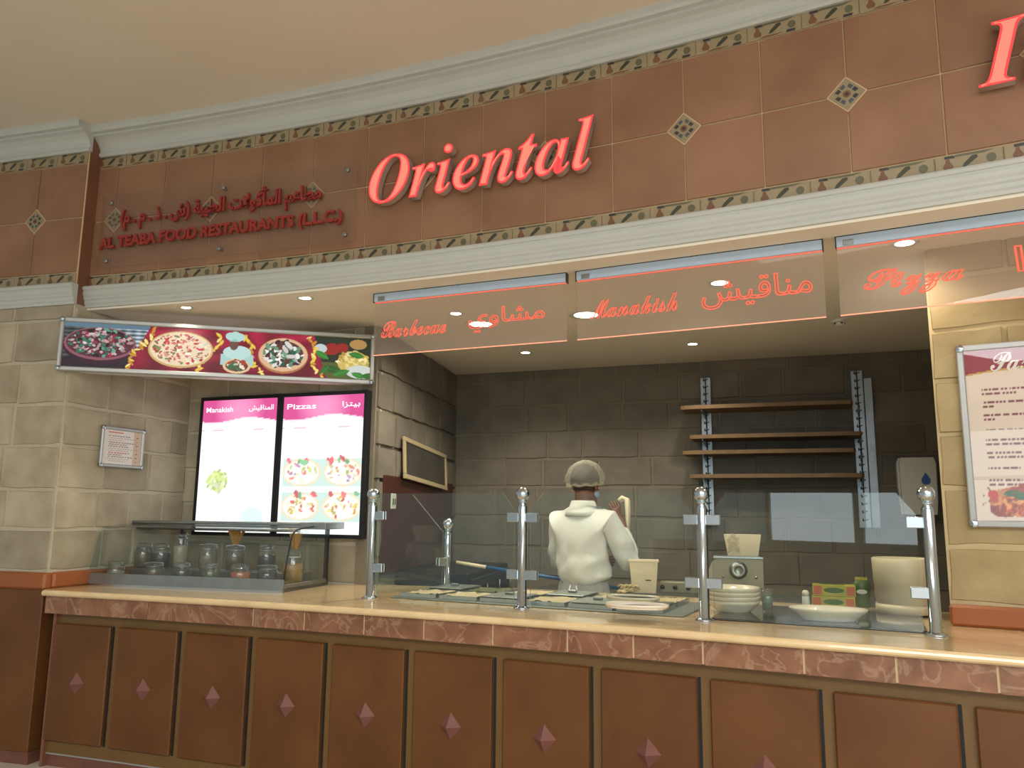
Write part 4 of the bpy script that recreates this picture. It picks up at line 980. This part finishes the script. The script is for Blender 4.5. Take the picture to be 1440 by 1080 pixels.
obj('top_glass', slab((.10, HC-.012), (.40, HC+.01), .006, LC-.006, .006), 'case_glass', dc)
side_p = [(.014, HB), (.03, .05), (DC-.02, .05), (DC-.02, HC), (.40, HC+.005), (.10, HC-.014), (.075, HC-.05)]
for x in (0, LC-.006): obj('side_glass', MB().prism(side_p, x, x+.006, axis='x'), 'case_glass', dc)
arc_ = [(LC-.003, .014, HB), (LC-.003, .035, .18), (LC-.003, .06, .27), (LC-.003, .085, HC-.035), (LC-.003, .13, HC-.01), (LC-.003, .22, HC+.002), (LC-.003, .40, HC+.010)]
obj('edge_trim', MB().tube(arc_, .005, 6), 'black_plastic', dc)
for x in (.28, LC-.012): obj('post', MB().box(x-.012, x+.012, DC-.03, DC-.01, HF, HC), 'black_plastic', dc)
obj('top_shelf', MB().box(-.03, LC+.08, .34, DC+.02, HC+.012, HC+.03, b=.004), 'steel_dull', dc)
obj('lamp_housing', MB().tube([(-.02, .40, HC-.014), (LC-.14, .40, HC-.014)], .018, 10), 'steel', dc)
obj('end_bracket', MB().box(LC-.10, LC+.085, .33, DC+.03, HC-.01, HC+.034, b=.003), 'steel_dull', dc)
JAR = {}
def jar(px, py, d, contents, lab, h=.135, rr=.045):
    key = (h, rr)
    if key not in JAR:
        g = MB().lathe([(rr*.9, 0), (rr, .006), (rr*1.02, h*.62), (rr*.82, h*.78), (rr*.8, h*.86), (rr*.77, h*.86), (rr*.79, h*.78), (rr*.97, h*.61), (rr*.95, .008), (1e-4, .006)], 18).mesh('jar_body', ['jar_glass'])
        l = MB().lathe([(rr*.86, h*.86), (rr*.88, h*.88), (rr*.88, h*.93), (rr*.7, h*.97), (1e-4, h)], 18).mesh('lid', ['jar_glass'])
        c_ = MB().lathe([(rr*.83, h*.79), (rr*.86, h*.80), (rr*.86, h*.82), (rr*.83, h*.82)], 18).tube([(rr*.86, -.01, h*.81), (rr*1.02, -.008, h*.86), (rr*.98, -.004, h*.97), (0, 0, h*1.02), (-rr*.98, -.004, h*.97), (-rr*1.0, -.004, h*.8)], .0022, 6).tube([(rr*.9, .01, h*.8), (rr*1.2, .0, h*.6)], .002, 5).mesh('clamp_wire', ['steel'])
        JAR[key] = (g, l, c_)
    t = thing('clip_top_jar', lab, 'jar', (0, 0, 0), random.Random(px).uniform(-.6, .6)+rzc, 'clip top jars in the glass case')
    ray_ = at_z(px, py, TOP+HB); loc = ca+Vector((math.cos(rzc), math.sin(rzc), 0))*0
    # rows stand at fixed depths inside the case
    ex = Vector((math.cos(rzc), math.sin(rzc), 0)); ey = Vector((-math.sin(rzc), math.cos(rzc), 0))
    hit = at_wall(px, py, ca+ey*d, ey); x_ = (Vector((hit.x, hit.y, 0))-Vector((ca.x, ca.y, 0))).dot(ex)
    x_ = min(max(x_, rr+.012), LC-rr-.015)
    t.location = ca+ex*x_+ey*d+Vector((0, 0, (.0855 if d > .39 and x_ < LC-.2 else HF+.0005)))
    g, l, c_ = JAR[key]
    link('jar_body', g, t); link('lid', l, t); link('clamp_wire', c_, t)
    hh = h*(.60 if contents not in ('spice_brown', 'grain_pale') else .5)
    ct = MB().lathe([(rr*.90, .009), (rr*.935, .014), (rr*.94, hh), (rr*.5, hh+.006), (1e-4, hh+.008)], 16); f_ = obj('filling', ct, contents, t); f_['kind'] = 'stuff'
    return t
jar(163, 800, .15, 'grain_pale', 'clip top jar of pale grain, front row, nearest the stone wall', .12, .056)
jar(216, 802, .15, 'spice_brown', 'clip top jar of brown spice, front row, second from the stone wall', .12, .056)
jar(256, 800, .15, 'bean_black', 'clip top jar of black beans in the front row, nearer the stone wall', .125, .060)
jar(296, 800, .15, 'food_green', 'clip top jar of green grain in the front row, between black beans and red lentils', .125, .060)
jar(338, 803, .15, 'lentil_red', 'clip top jar of orange red lentils in the front row of the glass case', .125, .064)
jar(376, 803, .15, 'bean_black', 'clip top jar of black beans in the front row, right of the red lentils', .125, .060)
jar(196, 790, .42, 'food_brown', 'clip top jar of brown food, back row, nearest the stone wall', .165, .058)
jar(226, 790, .40, 'bean_black', 'tall dark clip top jar in the back row, nearer the stone wall', .165, .058)
jar(292, 790, .42, 'grain_pale', 'clip top jar of pale grain in the back row, below the left menu screen', .17, .058)
j1 = jar(330, 790, .42, 'spice_brown', 'clip top jar under the fan of dry spaghetti in the back row', .165, .058)
jar(375, 790, .42, 'bean_black', 'tall dark clip top jar in the back row, right of the spaghetti', .17, .058)
j2 = jar(423, 800, .24, 'pasta_gold', 'big clip top jar of golden pasta at the open end of the glass case', .215, .064)
j3 = jar(254, 772, .46, 'food_cream', 'clip top jar of pale food standing behind the dark jar in the last row', .245, .05)
def bundle(base, lab, spread, n, h):
    g = MB(); r = random.Random(n)
    for k in range(n):
        a = r.uniform(-1, 1); b_ = r.uniform(-1, 1)
        g.tube([(a*.012, b_*.012, 0), (a*spread, b_*spread*.4, h*r.uniform(.85, 1.05))], .0022, 4, cap=False)
    o = obj('dry_pasta', g, 'pasta_gold', None, base); tag(o, lab, 'pasta'); o['kind'] = 'stuff'
bundle(j1.location+Vector((0, 0, .169)), 'fan of dry spaghetti standing up out of a jar', .06, 80, .12)
bundle(j2.location+Vector((.01, 0, .22)), 'twisted bunch of dry pasta on top of the golden pasta jar', .04, 60, .10)

# ------------------------------------------------------------------ cook
def skin_mesh(name, verts, edges, radii, subdiv=2, root=0):
    me = bpy.data.meshes.new(name); me.from_pydata([tuple(v) for v in verts], edges, []); o = bpy.data.objects.new(name, me); C.objects.link(o)
    sk = o.modifiers.new('skin', 'SKIN'); sk.use_smooth_shade = True
    for i, sv in enumerate(me.skin_vertices[0].data):
        r_ = radii[i]; sv.radius = r_ if isinstance(r_, tuple) else (r_, r_); sv.use_root = (i == root)
    ss = o.modifiers.new('sub', 'SUBSURF'); ss.levels = subdiv; ss.render_levels = subdiv
    bpy.context.view_layer.update(); dg = bpy.context.evaluated_depsgraph_get(); out = bpy.data.meshes.new_from_object(o.evaluated_get(dg))
    bpy.data.objects.remove(o); out.name = name
    for p_ in out.polygons: p_.use_smooth = True
    return out
class Sk:
    def __init__(s): s.v = []; s.e = []; s.r = []
    def add(s, p, r, parent=None):
        s.v.append(Vector(p)); s.r.append(r); i = len(s.v)-1
        if parent is not None: s.e.append((parent, i))
        return i
    def chain(s, pts, rs, parent):
        for p, r in zip(pts, rs): parent = s.add(p, r, parent)
        return parent
cook = thing('person', 'cook in white shirt and hair net standing with back turned, hand raised to the face', 'person', (.49, 5.33, .06), math.radians(-34))
# local frame: +y is the way the cook faces, +x the cook's right
A = Sk()
pel = A.add((0, 0, 1.00), (.150, .115)); ab = A.add((0, -.005, 1.14), (.140, .105), pel); ch = A.add((0, -.015, 1.30), (.160, .115), ab); up_ = A.add((0, -.01, 1.445), (.100, .075), ch)
nk = A.add((0, -.01, 1.535), (.056, .058), up_); hb = A.add((.0, .02, 1.62), (.070, .085), nk); hd = A.add((.0, .025, 1.71), (.076, .094), hb); ht = A.add((0, .02, 1.775), (.060, .075), hd)
ns = A.add((0, .125, 1.665), .012, hb)
for s_ in (-1, 1): A.add((s_*.085, .01, 1.665), (.010, .022), hd)
def arm(s_, sh, el, wr, palm_dir, fing):
    i = A.chain([sh, (Vector(sh)+Vector(el))/2, el, (Vector(el)+Vector(wr))/2, wr], [.056, .050, .043, .040, .029], up_)
    pd = Vector(palm_dir).normalized(); k = A.add(Vector(wr)+pd*.045, (.034, .020), i); k2 = A.add(Vector(wr)+pd*.085, (.038, .018), k)
    sd = Vector(fing).normalized(); cu = pd.cross(sd).normalized()
    for n_, (off, ln) in enumerate(((-.030, .062), (-.010, .075), (.010, .07), (.029, .055))):
        b_ = Vector(wr)+pd*.10+sd*off
        A.chain([b_, b_+pd*ln*.45+cu*.004, b_+pd*ln*.75+cu*.022, b_+pd*ln*.85+cu*.042], [.0095, .009, .0085, .0075], k2)
    tb = Vector(wr)+pd*.04-sd*.036
    A.chain([tb, tb+pd*.03-sd*.022+cu*.01, tb+pd*.055-sd*.026+cu*.028], [.012, .0105, .009], k)
    return Vector(wr)+pd*.1
R_sh, R_el, R_wr = (.185, -.01, 1.45), (.275, .11, 1.185), (.125, .30, 1.44)
L_sh, L_el, L_wr = (-.185, -.01, 1.45), (-.225, .10, 1.17), (-.10, .33, 1.16)
rh = arm(1, R_sh, R_el, R_wr, (-.45, .12, .85), (.75, .5, .3)); arm(-1, L_sh, L_el, L_wr, (.7, .7, .0), (0, .1, -1))
for s_ in (-1, 1):
    A.chain([(s_*.09, 0, .90), (s_*.10, .0, .70), (s_*.10, .01, .49), (s_*.105, -.01, .30), (s_*.105, -.015, .09), (s_*.11, .07, .035), (s_*.115, .14, .03)], [.092, .078, .058, .055, .042, .036, .03], pel)
link('body', setm(skin_mesh('body', A.v, A.e, A.r), 'skin'), cook)
# shirt: torso and sleeves
Sh = Sk()
b0 = Sh.add((0, 0, 1.03), (.165, .135)); b1 = Sh.add((0, -.01, 1.08), (.198, .158), b0); b2 = Sh.add((0, -.012, 1.18), (.188, .146), b1); b3 = Sh.add((0, -.022, 1.32), (.186, .140), b2); b4 = Sh.add((0, -.025, 1.468), (.155, .118), b3); b5 = Sh.add((0, -.016, 1.53), (.085, .08), b4)
for s_, sh, el, wr in ((1, R_sh, R_el, R_wr), (-1, L_sh, L_el, L_wr)):
    sh, el, wr = Vector(sh), Vector(el), Vector(wr)
    Sh.chain([sh, sh.lerp(el, .5)+Vector((s_*.012, -.012, 0)), el+Vector((s_*.012, -.02, -.012)), el.lerp(wr, .35), el.lerp(wr, .80)], [.080, .078, .076, .064, .046], b4)
shm = skin_mesh('shirt', Sh.v, Sh.e, Sh.r, 3)
from mathutils import noise
for v_ in shm.vertices:
    co = v_.co; f_ = noise.noise(Vector((co.x*7+co.z*9, co.y*7, co.z*5-co.x*6)))+.6*noise.noise(Vector((co.x*17, co.y*15, co.z*13+co.x*11)))
    lowr = max(0, min(1, (1.36-co.z)/.16)); g_ = 1-abs(noise.noise(Vector((co.x*6+co.z*4.5, co.y*6, co.z*5-co.x*7)))*2.2); v_.co = co+v_.normal*(f_*.014*lowr+.024*g_*lowr-.008*lowr)
link('shirt', setm(shm, 'shirt_white'), cook)
obj('collar', MB().lathe([(.128, 1.445), (.118, 1.475), (.092, 1.505), (.080, 1.54), (.073, 1.547), (.070, 1.54), (.085, 1.495), (.11, 1.45)], 24, (0, -.014, .026), 0, 1.05, .86), 'shirt_white', cook)
# apron skirt below the shirt gather
ap = MB(); n_ = 48; vs = []; zs = [1.06, 1.02, .93, .75, .52]
for j, z in enumerate(zs):
    for i in range(n_):
        a = 2*PI*i/n_; q = 1+.03*math.sin(a*11+j*.3)*(j > 0); rx, ry = (.160+.012*j)*q, (.128+.01*j)*q; vs.append((rx*math.cos(a), ry*math.sin(a)-.005, z))
ap.add(vs, [(j*n_+i, j*n_+(i+1) % n_, (j+1)*n_+(i+1) % n_, (j+1)*n_+i) for j in range(len(zs)-1) for i in range(n_)], 0, True)
obj('apron_skirt', ap, 'trouser_white', cook)
for s_ in (-1, 1): obj('apron_tie', MB().tube([(s_*.02, -.147, 1.03), (s_*.04, -.16, .96), (s_*.035, -.155, .88)], .006, 6), 'shirt_white', cook)
tr = Sk(); t0 = tr.add((0, 0, .96), (.16, .125))
for s_ in (-1, 1): tr.chain([(s_*.09, 0, .88), (s_*.10, 0, .68), (s_*.10, .0, .48), (s_*.105, -.01, .28), (s_*.105, -.015, .11)], [.10, .092, .078, .072, .066], t0)
link('trousers', setm(skin_mesh('trousers', tr.v, tr.e, tr.r), 'trouser_white'), cook)
for s_ in (-1, 1): obj('shoe', MB().ball((s_*.112, .06, .03), .055, 0, 14, 8, .85, 2.0, .75), 'black_plastic', cook)
obj('hair', MB().ball((0, .012, 1.716), .105, 0, 18, 10, .93, 1.06, 1.0), 'hair', cook)
g = MB(); n_, k_ = 36, 14; vs = []
for j in range(k_+1):
    th = PI*.60*j/k_
    for i in range(n_):
        a = 2*PI*i/n_; q = .128+.005*math.sin(a*9+j)+.003*math.sin(a*17-j*2); q *= (1-.10*max(0, (j-k_+2)/2)); vs.append((q*1.0*math.sin(th)*math.cos(a), .012+q*1.14*math.sin(th)*math.sin(a), 1.712+q*1.0*math.cos(th)-.012*math.sin(a)*math.sin(th)*-1))
g.add(vs, [(j*n_+i, j*n_+(i+1) % n_, (j+1)*n_+(i+1) % n_, (j+1)*n_+i) for j in range(k_) for i in range(n_)], 0, True)
hn = obj('hair_net', g, 'net', cook)
ring = [(.117*math.cos(2*PI*i/36)*(1+.03*math.sin(i*2.3)),   .012+.135*math.sin(2*PI*i/36), 1.680+.012*math.sin(2*PI*i/36)+.006*math.sin(i*1.7)) for i in range(37)]
obj('net_band', MB().tube(ring, [.008+.003*math.sin(i*1.9) for i in range(37)], 6), 'net', hn)
obj('face_mask', MB().ball((0, .06, 1.615), .078, 0, 16, 8, .95, .95, .8), 'mask_blue', cook)
for s_ in (-1, 1):
    obj('ear', MB().ball((s_*.082, .02, 1.665), .03, 0, 10, 6, .35, .65, 1), 'skin', cook)
    obj('eye', MB().ball((s_*.033, .108, 1.70), .012, 0, 10, 6), 'white_china', cook)
# cloth held at the face
hl = MB(); pth = [(.0, 0, .07), (.02, .02, .09), (.05, .03, .08), (.06, .02, .0), (.06, .015, -.10), (.055, .01, -.18)]
for j in range(2): hl.tube([(x, y+.012*j, z-.01*j) for x, y, z in pth], [.012, .018, .02, .017, .014, .008], 8)
cl = obj('folded_cloth', hl, 'cream_plastic', None, cook.matrix_world @ Vector((0, 0, 0))); tag(cl, 'cream cloth strip held up in the hand of the cook', 'cloth')
bpy.context.view_layer.update()
hw_ = Matrix.Translation(cook.location) @ Matrix.Rotation(cook.rotation_euler.z, 4, 'Z') @ (rh+Vector((.015, .01, -.02)))
cl.location = hw_; cl.rotation_euler = (0, 0, cook.rotation_euler.z)
